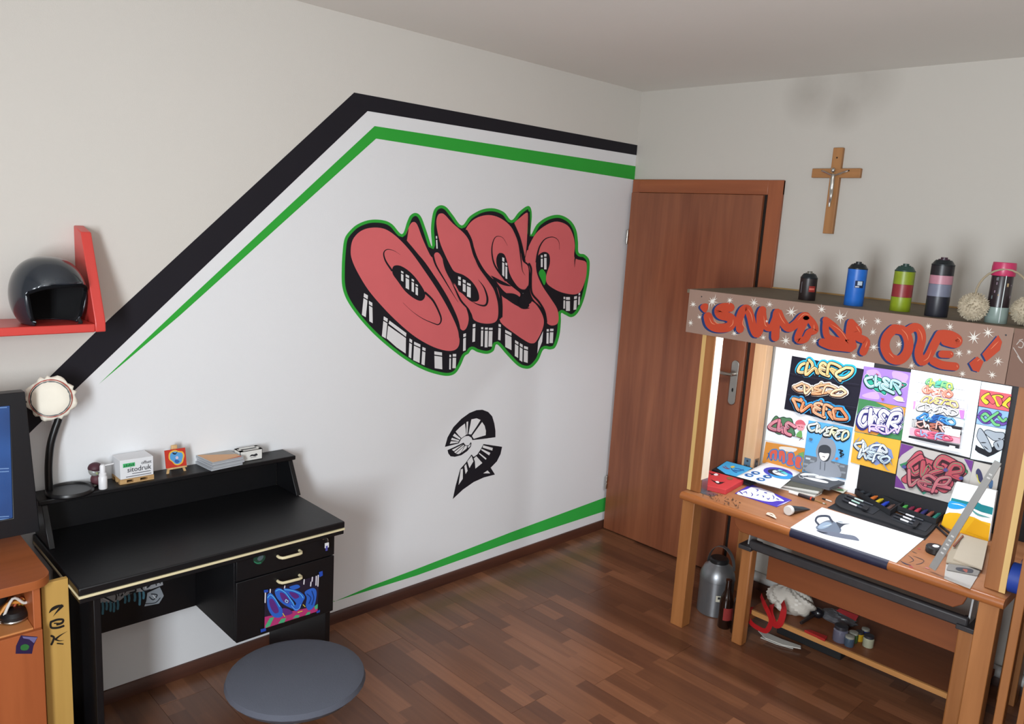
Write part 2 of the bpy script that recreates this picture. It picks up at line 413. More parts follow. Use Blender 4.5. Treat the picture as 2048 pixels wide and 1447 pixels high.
Dl = [(805,220),(815,155),(840,138),(870,150),(930,215),(1010,285),(1050,340),(1068,400),(1090,470),(1140,560),(1200,640),(1245,720),(1268,800),(1275,890),(1262,950),(1220,972),(1150,970),(1090,945),(1070,895),(1030,840),(990,780),(965,730),(1000,745),(1060,800),(1110,805),(1130,780),(1115,715),(1070,650),(1010,605),(945,580),(915,540),(870,450),(830,350)]
E1 = [(1025,270),(1070,200),(1140,160),(1220,152),(1300,180),(1370,240),(1420,330),(1445,430),(1460,500),(1500,540),(1505,620),(1500,690),(1470,715),(1430,700),(1390,650),(1360,590),(1345,520),(1320,450),(1280,440),(1260,480),(1265,540),(1300,610),(1340,660),(1400,710),(1440,745),(1430,775),(1380,765),(1320,730),(1260,660),(1180,580),(1120,480),(1085,380),(1060,310)]
E2 = [(1262,690),(1300,760),(1340,790),(1400,830),(1470,860),(1510,840),(1500,815),(1530,805),(1570,840),(1610,910),(1620,970),(1600,1040),(1560,1110),(1530,1123),(1490,1110),(1400,1050),(1290,960),(1298,880),(1285,780)]
R1 = [(1390,225),(1440,170),(1490,133),(1500,160),(1495,280),(1488,400),(1472,470),(1452,400),(1425,300)]
R2 = [(1480,470),(1500,400),(1560,290),(1640,225),(1720,200),(1800,230),(1840,300),(1855,380),(1850,460),(1870,485),(1930,500),(1945,530),(1940,620),(1910,710),(1880,745),(1830,752),(1750,735),(1680,700),(1640,660),(1640,600),(1665,520),(1660,450),(1620,430),(1575,460),(1560,520),(1570,600),(1610,690),(1670,780),(1720,860),(1732,930),(1720,975),(1680,988),(1645,970),(1640,930),(1600,850),(1540,790),(1515,720),(1518,620),(1505,530),(1478,500)]
for q in (A, O, Dl, E2, E1, R1, R2): d.poly(q, RED, True, 4)
d.build('letter_fill', mural, 'coral red letter fill')
d = Decal(*WP, Z6, base=.0025)
d.poly([(470,560),(485,535),(530,535),(590,570),(650,630),(710,720),(718,770),(690,800),(640,785),(570,730),(510,650),(475,600)], BLK, True)
for q, w_, t in (([(530,452),(480,420),(430,412),(405,440),(420,500),(470,575)],15,-1),([(715,735),(780,800),(830,900),(840,950),(820,980),(780,970),(700,935),(620,880),(550,815)],17,1),
   ([(560,335),(640,430),(720,530),(830,690),(910,830),(965,960),(985,1080)],18,0),([(775,445),(800,530),(870,650),(930,750),(968,810)],17,1),([(850,450),(890,560),(940,680)],40,2),([(910,640),(950,720),(990,800),(1050,870),(1072,930)],14,2),
   ([(1120,640),(1165,700),(1190,780),(1178,832),(1130,832),(1060,800)],15,2),([(1030,270),(1065,340),(1090,440),(1130,540),(1200,640),(1250,720),(1280,830),(1285,930)],17,0),
   ([(1342,382),(1305,322),(1255,315),(1228,370),(1225,450),(1250,540),(1330,650)],14,-1),([(1475,605),(1455,570),(1445,490),(1425,350),(1380,240)],15,-1),([(1215,610),(1290,660),(1370,690)],26,2),([(1240,640),(1280,720),(1295,820),(1295,920)],17,0),
   ([(1320,745),(1390,760),(1440,780)],26,2),([(1385,800),(1450,850),(1510,855)],18,2),([(1735,412),(1730,350),(1690,318),(1630,330),(1590,380),(1570,440),(1560,510)],14,-1),([(1850,545),(1853,490),(1862,450)],14,-1),
   ([(1505,520),(1520,560),(1518,640),(1525,740),(1580,810),(1620,880),(1635,960)],15,0),([(1385,215),(1430,320),(1460,440),(1470,500)],14,0),([(1503,130),(1503,280),(1490,410)],14,0),([(1500,690),(1470,722),(1420,705),(1370,650)],13,0)):
    d.stroke(q, w_, BLK, taper=t)
d.poly([(1440,770),(1470,735),(1505,735),(1525,800),(1500,830),(1470,858),(1430,815)], BLK, True)
d.poly([(575,350),(555,335),(590,250)], BLK)
d.build('ink_lines', mural, 'black outlines inside the letters')
d = Decal(*WP, Z6, base=.003)
d.poly([(1580,590),(1605,560),(1632,590),(1635,640),(1622,682),(1600,640)], GRN, True)
def win2(x, y, w_, h, sl=.1, top=.2, tilt=0.0):
    """a pane painted as a short top piece and a long lower one"""
    def q(ya, yb): return [(x-sl*ya, y+ya), (x+w_-sl*ya, y+ya+tilt*w_), (x+w_-sl*yb, y+yb+tilt*w_), (x-sl*yb, y+yb)]
    d.poly(q(0, h*top-4), WHT); d.poly(q(h*top+5, h), WHT)
for a in ((255,742,30,165,.1,.2,.6),(292,800,26,155,-.02,.2,.6),(405,918,30,150,.1,.2,.6),(600,1085,20,140,.05,.2,.6),(635,1110,48,140,.05,.18,.45),(698,1150,24,130,.06,.2,.4),(788,1183,58,128,-.02,.22,.15),(903,1208,12,112,.02,.2,.1),(928,1203,26,108,.03,.22,0),
          (1008,1052,20,130,.02,.22,-.3),(1080,978,20,135,.03,.2,-.2),(1143,1000,16,145,.02,.14,0),(1172,1003,22,150,.02,.13,0),(1202,1005,28,142,.03,.14,0),(1275,975,18,120,.03,.2,.3),(1325,1020,48,130,0,.2,.5),(1400,1098,26,120,.02,.2,.6),(1436,1120,22,130,.02,.2,.6),(1468,1142,30,120,.02,.2,.3),
          (1640,1015,16,110,.02,.2,0),(1666,1012,26,108,.05,.2,0),(1768,770,12,90,.02,.24,0),(1786,772,30,105,0,.24,0),(1848,768,22,102,.05,.24,-.2),(1882,742,12,90,.05,.24,-.2),
          (535,572,18,75,0,.24,.5),(570,598,26,105,0,.22,.5),(615,632,18,95,0,.2,.5),(645,672,18,80,0,.2,.5),(968,615,20,65,0,.4,.3),(1003,637,22,90,0,.3,.4),(1035,662,28,105,0,.2,.4),(1302,470,16,140,0,.24,.4),(1326,510,14,120,0,.2,.4),(1595,455,14,90,0,.24,0),(1620,447,18,115,0,.2,0),(1458,742,16,95,0,.25,0),(798,310,10,95,-.05,.25,0)):
    win2(*a)
d.poly([(447,950),(575,1045),(572,1073),(440,973)], WHT); d.poly([(437,988),(572,1083),(570,1200),(500,1152),(425,1085)], WHT)
d.poly([(1575,1110),(1612,1030),(1605,1110),(1568,1200)], WHT)
d.build('highlights', mural, 'white window-like highlights')
# emblem shaped like a figure two
Z7 = zm(860, 800, 6.889)
d = Decal(*WP, Z7, base=.001)
d.poly([(203,642),(240,510),(320,370),(430,255),(540,175),(640,135),(720,130),(800,160),(855,220),(885,320),(900,420),(900,508),(740,530),(582,548),(570,515),(530,490),(480,495),(430,530),(395,592)], BLK)
d.poly([(240,685),(330,645),(460,582),(490,620),(530,620),(560,575),(570,590),(560,640),(510,700),(430,755),(340,778),(280,770),(250,730)], BLK)
d.poly([(735,602),(992,640),(970,740),(920,840),(835,928),(893,1022),(740,1062),(600,1125),(450,1230),(312,1360),(350,1180),(415,945),(490,860),(570,745),(600,780),(650,745),(700,670)], BLK)
em = d.build('number_emblem', wall_left, 'black emblem shaped like a stylised figure two')
d = Decal(*WP, Z7, base=.0015)
for q in ([(567,262),(640,247),(695,270),(640,360),(565,470),(527,465)],[(715,298),(750,350),(768,420),(765,480),(680,505),(600,530),(575,490),(640,400)],[(500,298),(524,290),(518,400),(512,470),(500,470)],[(350,430),(410,370),(478,318),(490,400),(495,475),(430,520),(390,480)],
          [(312,490),(335,455),(420,525),(408,542)],[(287,545),(300,515),(402,550),(395,565)],[(270,600),(285,562),(390,570),(385,582)],[(300,680),(450,605),(325,700)],[(330,712),(460,612),(470,620),(350,728)],[(355,735),(470,628),(440,690),(420,725),(390,740)],[(430,720),(480,625),(510,630),(500,665)],[(515,640),(555,600),(550,630),(525,655)],
          [(730,618),(862,655),(855,692),(722,650)],[(710,668),(828,722),(812,758),(700,682)],[(680,725),(776,800),(765,818),(670,735)],[(600,800),(635,768),(718,862),(622,940),(615,840)],[(510,840),(570,765),(595,840),(540,932)],[(470,905),(495,875),(515,970),(487,1015)],[(420,950),(450,940),(448,1080),(390,1165)],[(730,1005),(790,965),(826,1005)]):
    d.poly(q, WHT)
d.build('emblem_panes', em, 'white cut-outs of the emblem')

# ------------------------------------------------------------------ door
M_door = wood('door_veneer', '74402a', '92573a', 'z', fine=30, rough=.38, coat=.1)
M_case = wood('door_casing', '8a4a2c', 'a35c38', 'z', fine=30, rough=.38, coat=.1)
M_chrome = mat('brushed_nickel', 'b5b2ac', .28, 1, var=.04)
door = struct(thing('door_1', 'brown wood veneer door in a matching casing', 'door', (0, -.45, 0)))
del door['category']
yR, yL, zT = -.917, -.006, 2.08
cs = MB().box((-.018, yR, 0), (0, yR+.078, zT)).box((-.018, yL-.05, 0), (0, yL, zT))
cs.build('casing', M_case, door, bevel=.003)
MB().box((-.018, yR+.079, zT-.072), (0, yL-.051, zT)).box((-.0175, yR, zT-.072), (-.001, yL, zT-.001)).build('casing', wood('door_casing_h', '8a4a2c', 'a35c38', 'y', fine=30, rough=.38, coat=.1), door, bevel=.003)
MB().box((-.0165, yR+.077, .001), (-.001, yR+.0905, zT-.071)).build('rebate_gap', M_dark, door)
leaf = MB().box((-.040, yR+.090, .008), (-.0185, yL-.014, zT-.074)).build('leaf', M_door, door, bevel=.002)
ZA = zm(1380, 660, 4.822)
pc = px(ZA([(425, 500)])[0], -.041)
ptop, pbot = px(ZA([(448, 290)])[0], -.041).z, px(ZA([(400, 715)])[0], -.041).z
out = []
for i in range(9): a = math.pi*i/8; out.append((-.0405, pc.y+.0205*math.cos(a), ptop-.0205+.0205*math.sin(a)))
for i in range(9): a = math.pi+math.pi*i/8; out.append((-.0405, pc.y+.0205*math.cos(a), pbot+.0205+.0205*math.sin(a)))
pl = MB().prism(out, (-.008, 0, 0)).build('handle_plate', M_chrome, leaf, bevel=.002)
hz = px(ZA([(455, 428)])[0], -.05).z
mb = MB().tube([(-.048, pc.y, hz), (-.085, pc.y, hz)], .010, 12)
mb.tube(curve([(-.085, pc.y-.006, hz), (-.09, pc.y+.02, hz), (-.088, pc.y+.06, hz+.002), (-.084, pc.y+.115, hz+.004)], 5), .0085, 10)
mb.build('lever', M_chrome, leaf)
MB().prism([(-.0487, pc.y+.005*math.cos(a*.7854), ptop-.155+.011*math.sin(a*.7854)) for a in range(8)], (-.0006, 0, 0)).build('keyhole', mat('keyhole_black', '0c0c0c', .8), leaf)
for z in (px((1261, 474), -.03).z, px((1214, 962), -.03).z):
    MB().lathe((-.046, yL-.013, z-.04), [(.007, 0), (.0075, .002), (.0075, .035), (.006, .037), (.006, .043), (.0075, .045), (.0075, .078), (.007, .08)], 12).build('hinge', M_chrome, door)

# ------------------------------------------------------------------ crucifix
M_cross = wood('cross_wood', '96653a', 'b07c4a', 'z', fine=45, rough=.5)
cA, cB = px((1680, 295), -.02), px((1655, 467), -.02); cx = (cA.y+cB.y)/2+.004
hA = px((1672, 346), -.02)
cr = thing('crucifix', 'wooden crucifix with a silver figure hanging on the wall', 'crucifix', (0, cx, cB.z))
MB().box((-.022, cx-.023, cB.z), (0, cx+.023, cA.z)).build('upright', M_cross, cr, bevel=.0025)
yl, yr = px((1624, 345), -.02).y, px((1721, 345), -.02).y
MB().box((-.0224, yl, hA.z-.021), (-.0005, yr, hA.z+.021)).build('crossbar', wood('cross_wood_h', '96653a', 'b07c4a', 'y', fine=45, rough=.5), cr, bevel=.0025)
M_sil = mat('cast_silver', 'c9c7c2', .25, 1)
fx = -.032; hz = hA.z+.002
fg = MB()
fg.tube(curve([(fx, cx+.002, hz-.006), (fx, cx+.003, hz-.03), (fx-.002, cx+.001, hz-.055), (fx, cx+.002, hz-.075), (fx-.006, cx-.002, hz-.105), (fx, cx+.003, hz-.135), (fx, cx+.002, hz-.155)], 4), [.006,.0085,.0095,.0098,.0098,.0098,.0092,.0088,.0085,.0085,.009,.0092,.009,.0085,.008,.0075,.007,.0068,.0062,.0058,.0052,.0048,.0045,.0045,.0045][:25], 10)
for s in (1, -1):
    fg.tube(curve([(fx, cx+s*.004, hz-.014), (fx+.002, cx+s*.03, hz-.004), (fx+.005, cx+s*.062, hz+.008)], 4), [.0045]*8+[.003], 8)
fg.ball((fx-.003, cx+.004, hz+.010), .0095, 12, sz=1.2)
fg.build('figure', M_sil, cr)['label'] = 'silver metal figure'
for y, z in ((cx, cA.z-.045), (cx+.063, hz+.009), (cx-.063, hz+.009)): MB().lathe((-.0222, y, z), [(.004, 0), (.003, .002)], 10, axis=(-1, 0, 0)).build('nail', mat('nail_dark', '3a3028', .5, .6), cr)

# ------------------------------------------------------------------ red corner shelf and helmet
M_redl = mat('red_lacquer', 'd2413a', .4, var=.03, coat=.2)
xl = py((147, 450), 0).x; xr = xl+.030
zt = py((147, 450), 0).z; fb = px((212, 663), xr)
sh = thing('wall_shelf', 'red L-shaped wall shelf holding a helmet', 'shelf', (xl-.3, 0, fb.z))
ft = px((182, 464), xr)
MB().prism([(xl, 0, fb.z), (xl, fb.y, fb.z), (xl, fb.y, fb.z+.03), (xl, ft.y, ft.z), (xl, 0, zt)], (xr-xl, 0, 0)).build('upright_board', M_redl, sh, bevel=.003)
MB().box((xl-.85, 0, fb.z), (xl-.0005, fb.y, fb.z+.026)).build('shelf_board', M_redl, sh, bevel=.003)
SZ = fb.z+.026
hc = Vector((py((97, 590), -.125).x, -.125, SZ)); HS = .83
h = thing('ski_helmet', 'dark blue-grey open-face helmet with a pale line pattern on the red shelf', 'helmet', hc)
fd = (CAM-hc); face = math.atan2(fd.y, fd.x)+R(34)
def hel(sc, rx=.122*HS, ry=.128*HS, rz=.135*HS, cz=.105*HS):
    vs, fs = [], []; NA, NE = 72, 40
    def keep(az, el):
        da = (az-face+math.pi) % (2*math.pi)-math.pi; w_ = R(66)*sc_open
        brow = .055*sc_open+.02
        zz = (rz*math.sin(el)+cz)/HS-.105
        return not (abs(da) < w_ and zz < .045-.03*(abs(da)/w_)**3)
    sc_open = 1.0
    for j in range(NE+1):
        el = R(-50)+(R(90)-R(-50))*j/NE
        for i in range(NA):
            az = 2*math.pi*i/NA; ce = math.cos(el)
            ex = .80
            x = math.copysign(abs(ce)**ex, ce); z = math.sin(el)
            vs.append(hc+Vector((rx*x*math.cos(az)*sc, ry*x*math.sin(az)*sc, cz+rz*z*sc)))
    for j in range(NE):
        for i in range(NA):
            az = 2*math.pi*(i+.5)/NA; el = R(-50)+(R(140))*(j+.5)/NE
            if keep(az, el): fs.append((j*NA+i, j*NA+(i+1) % NA, (j+1)*NA+(i+1) % NA, (j+1)*NA+i))
    return MB().add(vs, fs)
shell = hel(1.0).build('shell', mat('helmet_shell', '222a33', .25, var=.3, scale=9, coat=.6), h, solid=.006, smooth=60)
hel(.955).build('lining', mat('helmet_lining', '0b0b0e', .95), h, solid=.008, smooth=60)
# padded rim, pattern lines, strap
f2 = Vector((math.cos(face), math.sin(face), 0)); s2 = Vector((-math.sin(face), math.cos(face), 0))
def hp(da, zz, o=1.012):
    s_ = max(-1, min(1, (zz-.105)/.135)); ce = math.cos(math.asin(s_))**.80
    return hc+Vector((.122*ce*math.cos(face+da)*o, .128*ce*math.sin(face+da)*o, zz))*1 if False else hc+Vector((.122*ce*math.cos(face+da)*o, .128*ce*math.sin(face+da)*o, zz))*HS
rim = [hp(R(-66), .02+.0*i) for i in range(1)]+[hp(R(-66+132*i/20), .105+.042-.03*abs((i-10)/10)**3, 1.0) for i in range(21)]+[hp(R(66), .02)]
MB().tube(rim, .005, 8).build('rim', mat('helmet_rim', '101114', .9, spec=.1), shell)
PL_ = mat('helmet_line', 'aebfc6', .4)
for q in ([(-75, .19), (-55, .182), (-38, .185), (-20, .205), (5, .214), (30, .205), (50, .19)], [(-80, .10), (-84, .12), (-78, .145)], [(-72, .03), (-70, .02), (-60, .016)]):
    MB().tube(curve([hp(R(a), z) for a, z in q], 5), .0013, 6).build('pattern_line', PL_, shell)
for q in ([(-9, .188), (-2, .183), (6, .178)], [(14, .192), (6, .186), (6, .178), (8, .172)]):
    MB().tube(curve([hp(R(a), z) for a, z in q], 4), .0015, 6).build('mark', mat('helmet_mark', 'd5dde0', .4), shell)
MB().tube(curve([hp(R(40), .02, .97), hp(R(40), .012, 1.05), hp(R(42), .004, 1.16), hp(R(44), -.012, 1.22), hp(R(46), -.028, 1.22)], 4), [.006]*17, 8).build('strap', mat('strap_black', '101012', .8), h)

# ================================================================== black desk with hutch
M_blk = mat('black_painted_wood', '0d0d10', .42, spec=.38, var=.25, scale=30, bump=.1, bscale=60)
M_crm = mat('cream_edging', 'd8cba4', .5, var=.05)
DZ, DX0, DX1, DYF = .70, -3.053, -2.176, -.497
desk = thing('desk', 'black painted desk with a raised back shelf and cream edge strip', 'desk', ((DX0+DX1)/2, -.25, 0))
tt = MB().box((DX0, DYF, DZ-.024), (DX1, -.004, DZ)).build('tabletop', M_blk, desk, bevel=.004)
MB().box((DX0-.001, DYF-.002, DZ-.032), (DX1, -.006, DZ-.0245)).build('edge_strip', M_crm, tt, bevel=.0015)
MB().box((DX0+.003, DYF+.003, DZ-.048), (DX1-.002, -.006, DZ-.0325)).build('under_board', M_blk, tt, bevel=.002)
HZ, HX0, HX1, HYF = .844, pz((65, 990), .844).x, -2.160, -.109
MB().box((HX0, HYF, HZ-.017), (HX1, -.003, HZ)).build('hutch_shelf', M_blk, desk, bevel=.003)
yb = pz((553, 969), DZ).y
MB().box((HX0+.03, yb-.0, DZ+.0005), (HX1-.03, yb+.014, HZ-.0175)).build('hutch_back', M_blk, desk)
for x in (HX0+.010, HX1-.028):
    MB().prism([(x, -.006, DZ+.0005), (x, pz((606, 989), DZ).y, DZ+.0005), (x, HYF+.008, HZ-.0175), (x, -.006, HZ-.0175)], (.018, 0, 0)).build('hutch_side', M_blk, desk, bevel=.002)
PX0, PX1, PZ0, PZ1 = -2.578, -2.208, .355, DZ-.049
MB().box((PX0, -.462, PZ0), (PX1-.022, -.15, PZ1)).build('drawer_case', M_blk, desk, bevel=.002)
MB().box((PX1-.020, -.462, 0), (PX1, -.03, PZ1)).build('side_panel', M_blk, desk, bevel=.002)
MB().box((-3.006, -.462, 0), (-2.986, -.03, PZ1)).build('side_panel', M_blk, desk, bevel=.002)
mod = MB().box((-2.985, -.148, PZ0), (PX1-.022, -.132, PZ1)).build('modesty_panel', M_blk, desk)
zg = py((671, 1108), -.48).z; FY = -.481
Z5 = zm(340, 1020, 5.168)
def handle(zp, par):
    a, b, c_, d_ = [py(u, FY-(.0 if i in (0, 3) else .026)) for i, u in enumerate(Z5(zp))]
    a = Vector((b.x, FY, b.z)); d_ = Vector((c_.x, FY, c_.z))
    pts = [a, a+Vector((0, -.014, 0)), b+Vector((.006, .002, 0)), b+Vector((.014, 0, 0)), c_+Vector((-.014, 0, 0)), c_+Vector((-.006, .002, 0)), d_+Vector((0, -.014, 0)), d_]
    MB().tube(pts, .0050, 10).build('handle', M_crm, par)['label'] = 'cream bow handle'
dr1 = MB().box((PX0, FY, zg+.002), (PX1, -.463, PZ1-.001)).build('drawer_front', M_blk, desk, bevel=.002)
dr2 = MB().box((PX0, FY, PZ0+.001), (PX1, -.463, zg-.002)).build('drawer_front', M_blk, desk, bevel=.002)
handle([(1130, 480), (1150, 500), (1375, 440), (1350, 410)], dr1)
handle([(1130, 735), (1150, 757), (1375, 697), (1350, 665)], dr2)
lk = py(Z5([(1582, 275)])[0], FY)
mb = MB().mat(M_chrome).lathe((lk.x, FY, lk.z), [(.009, 0), (.009, .004), (.006, .005)], 16, axis=(0, -1, 0))
mb.box((lk.x-.0015, FY-.022, lk.z-.004), (lk.x+.0015, FY-.004, lk.z+.004))
mb.lathe((lk.x-.0012, FY-.026, lk.z-.003), [(.008, 0), (.008, .0024)], 14, axis=(1, 0, 0))
mb.build('lock_with_key', None, dr1)['label'] = 'metal lock with a key in it'
mb = MB().mat(mat('key_tag', 'dcdce0', .4)).box((lk.x-.009, FY-.030, lk.z-.030), (lk.x+.006, FY-.027, lk.z-.012)).mat(mat('tag_blue', '4a4a9a', .5)).box((lk.x-.006, FY-.0305, lk.z-.041), (lk.x+.001, FY-.0275, lk.z-.022))
mb.build('key_tag', None, dr1)
d = Decal((0, FY, 0), (0, -1, 0), Z5)
d.poly([(860,520),(875,470),(920,440),(970,455),(985,490),(960,530),(935,555),(890,555)], '1c3a2c', True)
d.lay(1).poly([(900,500),(930,465),(965,470),(950,505),(920,520)], '4d5a60', True).stroke([(870,530),(900,545),(935,540)], 10, '2f7a58').stroke([(880,480),(905,455),(945,455)], 8, '2b5b46')
d.build('round_sticker', dr1, 'dark green round sticker')
# sticker on the modesty panel
Z4 = zm(0, 1020, 5.167)
d = Decal((0, -.148, 0), (0, -1, 0), Z4)
d.poly([(945,885),(1060,850),(1165,805),(1250,790),(1420,740),(1470,735),(1520,715),(1670,685),(1685,770),(1600,800),(1500,835),(1400,845),(1300,880),(1240,930),(1170,955),(1060,950),(960,970)], 'a3a6ab')
d.lay(1)
for x, y, l in ((985,965,50),(1060,955,110),(1100,950,70),(1140,945,90),(1175,950,90),(1215,935,80),(1290,890,60),(1330,875,60),(1390,860,70),(1440,850,120),(1480,845,60)): d.stroke([(x, y), (x+4, y+l*.5), (x, y+l)], 24, '4f8296', smooth=False)
d.poly([(1520,850),(1650,790),(1670,830),(1690,880),(1660,930),(1640,960),(1490,990),(1510,930)], '8b9299')
d.lay(2)
for q, w_ in (([(1010,870),(1090,900),(1170,945)],14),([(1040,855),(1100,870)],10),([(1170,820),(1200,880),(1195,920)],12),([(1215,810),(1225,880)],10),([(1250,880),(1310,820),(1350,770)],14),([(1380,780),(1400,830),(1340,850)],16),([(1420,745),(1460,810)],10),([(1480,740),(1465,800),(1490,830),(1545,815)],10),([(1540,720),(1550,760),(1520,790)],16),([(1560,860),(1620,870),(1580,920),(1540,890)],10),([(1500,960),(1600,950),(1650,900)],8),([(1600,710),(1610,770)],9),([(1640,705),(1650,750)],9)): d.stroke(q, w_, '23262c')
d.lay(3)
for q, w_ in (([(1060,905),(1120,930)],6),([(1290,800),(1270,860)],7),([(1505,745),(1500,800)],9),([(1575,870),(1600,900)],7)): d.stroke(q, w_, 'e2e5e8')
d.build('graffiti_sticker', mod, 'grey and blue dripping graffiti sticker')
# taped drawing on the lower drawer
q = [py(u, FY-.001) for u in Z5([(980, 838), (1538, 668), (1525, 1042), (975, 1220)])]
art = quad(q, (0, -.0006, 0)).build('taped_drawing', paint('241a2c'), smooth=0)
tag(art, 'small purple and blue graffiti drawing taped to the black drawer', 'drawing')
d = Decal((0, FY-.0018, 0), (0, -1, 0), Z5)
d.poly([(978,1100),(1525,985),(1525,1042),(975,1220)], 'b0346f')
d.lay(1)
for q in ([(985,1190),(1030,1110),(1075,1100),(1030,1195),(985,1215)],[(1115,1170),(1150,1120),(1200,1110),(1180,1155)],[(1265,1115),(1300,1080),(1340,1080),(1330,1105)],[(1395,1085),(1420,1050),(1450,1045),(1445,1070)],[(1490,990),(1525,965),(1525,1010),(1500,1025)]): d.poly(q, '4aa878')
for x, y, l in ((985,840,110),(1035,815,50),(1185,780,25),(1385,715,45),(1470,690,40),(1455,740,40),(1510,680,90),(1530,670,110)): d.stroke([(x, y), (x-4, y+l)], 12, 'd9d4dc', smooth=False)
d.lay(2)
for q in ([(1000,880),(1030,850),(1070,880),(1120,960),(1170,1040),(1150,1095),(1090,1105),(1040,1070),(1005,990)],[(1080,830),(1120,800),(1180,830),(1240,900),(1280,960),(1270,1010),(1230,1000),(1160,960),(1100,900)],[(1170,810),(1250,810),(1340,840),(1390,890),(1370,940),(1340,1000),(1300,1040),(1260,1000),(1300,960),(1230,880)],[(1390,840),(1470,800),(1510,830),(1505,920),(1480,1000),(1430,1030),(1400,980),(1410,900)],[(1230,790),(1310,765),(1340,790),(1280,815)]): d.poly(q, '2d5fc0', True)
d.lay(3)
for q in ([(1020,930),(1050,910),(1090,960),(1120,1040),(1080,1060),(1040,1010)],[(1130,850),(1180,860),(1230,930),(1210,960),(1160,930)],[(1230,840),(1300,855),(1330,890),(1290,910),(1250,880)],[(1160,1010),(1230,1020),(1260,1060),(1180,1080)]): d.poly(q, '5b2a78', True)
for q, w_, c_ in (([(1005,900),(1035,870),(1080,910),(1130,990)],8,'5db7ea'),([(1090,830),(1130,815),(1190,850),(1250,930),(1280,980)],8,'5db7ea'),([(1180,815),(1260,825),(1340,860),(1370,900)],8,'5db7ea'),([(1190,920),(1215,930),(1205,950),(1185,935),(1195,915)],7,'9fd8f5'),([(1250,980),(1290,1020),(1330,1010),(1345,970)],8,'6aa8ea'),([(1410,860),(1450,900),(1430,960)],8,'17306e'),([(1460,830),(1480,900),(1460,970)],8,'17306e'),([(1160,1060),(1180,1090)],8,'d8c64a'),([(1370,970),(1390,990)],8,'d8c64a'),([(1315,1050),(1360,1035)],8,'d8c64a')): d.stroke(q, w_, c_)
d.build('print', art)
for q in ([(965,820),(1010,815),(1012,842),(968,848)],[(1535,635),(1572,622),(1575,670),(1540,688)],[(1508,1040),(1545,1022),(1545,1048),(1512,1060)],[(932,1225),(985,1212),(990,1240),(935,1258)]):
    d = Decal((0, FY-.0018, 0), (0, -1, 0), Z5).lay(5); d.poly(q, '2548a8'); d.build('masking_tape', art, 'blue masking tape')

# ------------------------------------------------------------------ things on the hutch
# desk lamp
M_lb = mat('lamp_black', '141416', .35, var=.1)
bc = pz((137, 981), HZ); rx = (pz((188, 975), HZ).x-pz((85, 985), HZ).x)/2; bc.y = min(bc.y, -rx-.004)
lamp = thing('desk_lamp', 'black gooseneck desk lamp with white cloth tied over its shade', 'lamp', bc)
lb = MB().lathe(bc, [(rx*.96, 0), (rx, .004), (rx, .010), (rx*.96, .015), (rx*.86, .015), (rx*.82, .010), (rx*.05, .009)], 40)
lb.build('base', M_lb, lamp)
np_ = [py(u, -.05) for u in ((98, 972), (97, 945), (98, 915), (102, 885), (110, 858), (117, 838), (120, 818))]
np_[0].z = HZ+.011
np_ += [np_[-1]+Vector((-.006, -.01, .03)), np_[-1]+Vector((-.012, -.03, .058))]
MB().tube(curve(np_, 5), .0115, 12).build('gooseneck', M_lb, lamp)
hcn = py((101, 797), -.125); ax = ((CAM-hcn).normalized()+Vector((-.10, 0, -.10))).normalized()
rr = .054
hb = MB().lathe(hcn, [(.020, -.085), (.032, -.08), (.040, -.055), (rr, -.012), (rr+.001, 0)], 32, axis=ax).build('shade', mat('lamp_shade_dark', '2b2a2e', .45), lamp)
u_ = ax.orthogonal().normalized(); w_ = ax.cross(u_); rs = []
for r0, z, am in ((.002, .006, 0), (.03, .0062, .02), (.046, .004, .03), (rr+.002, -.004, .03), (rr+.003, -.012, .02), (rr+.009, -.016, .08), (rr+.015, -.018, .14)):
    rs.append([hcn+ax*(z+(.004*math.sin(i*2.1) if am >= .1 else 0))+(u_*math.cos(2*math.pi*i/48)+w_*math.sin(2*math.pi*i/48))*r0*(1+am*.5*math.sin(i*1.7+math.sin(i*.6)*2)) for i in range(48)])
MB().rings(rs, True, False).build('cloth_cover', mat('cloth_cream', 'efe9da', .9, bump=.3, bscale=90), lamp, solid=.0012)
MB().tube([hcn+ax*-.010+(u_*math.cos(2*math.pi*i/40)+w_*math.sin(2*math.pi*i/40))*(rr+.0042) for i in range(41)], .0016, 6, caps=False).build('rubber_band', mat('rubber_red', 'b5453c', .6), lamp)

Z3 = zm(160, 840, 3.7926)
# bird figurine
b0 = pz((189, 976), HZ); b0.y -= .0; 
fg = thing('bird_figurine', 'tiny grey toy bird with a maroon cap behind the white spray bottle', 'figurine', (b0.x+.012, b0.y+.026, HZ))
o_ = ORG[fg.name]
MB().ball(o_+Vector((.004, 0, .022)), .020, 16, sz=1.1).build('body', mat('toy_maroon', '5a3038', .6), fg)
hd = o_+Vector((-.002, -.004, .056)); MB().ball(hd, .021, 16).build('head', mat('toy_grey', '9b9c98', .7), fg)
cp = MB().lathe(hd+Vector((0, 0, .005)), [(.0222, 0), (.022, .006), (.018, .014), (.010, .019), (.001, .0205)], 18); cp.prism([hd+Vector((.016*math.cos(a*.5), -.012-.02*math.sin(a*.5), .004)) for a in range(7)], (0, 0, .0025))
cp.build('cap', mat('toy_cap', '4a2430', .6), fg)
for s in (-1, 1): MB().ball(hd+Vector((s*.009, -.018, .001)), .0055, 10).build('eye', mat('toy_eye', 'd8e0e0', .3), fg)
MB().lathe(hd+Vector((0, -.017, -.005)), [(.005, 0), (.0005, .012)], 8, axis=(0, -1, -.3)).build('beak', mat('toy_beak', 'a8b080', .5), fg)
for s in (-1, 1): MB().ball(o_+Vector((.004+s*.010, -.010, .004)), .006, 10, sz=.6).build('foot', mat('toy_foot', '8d8f8a', .7), fg)
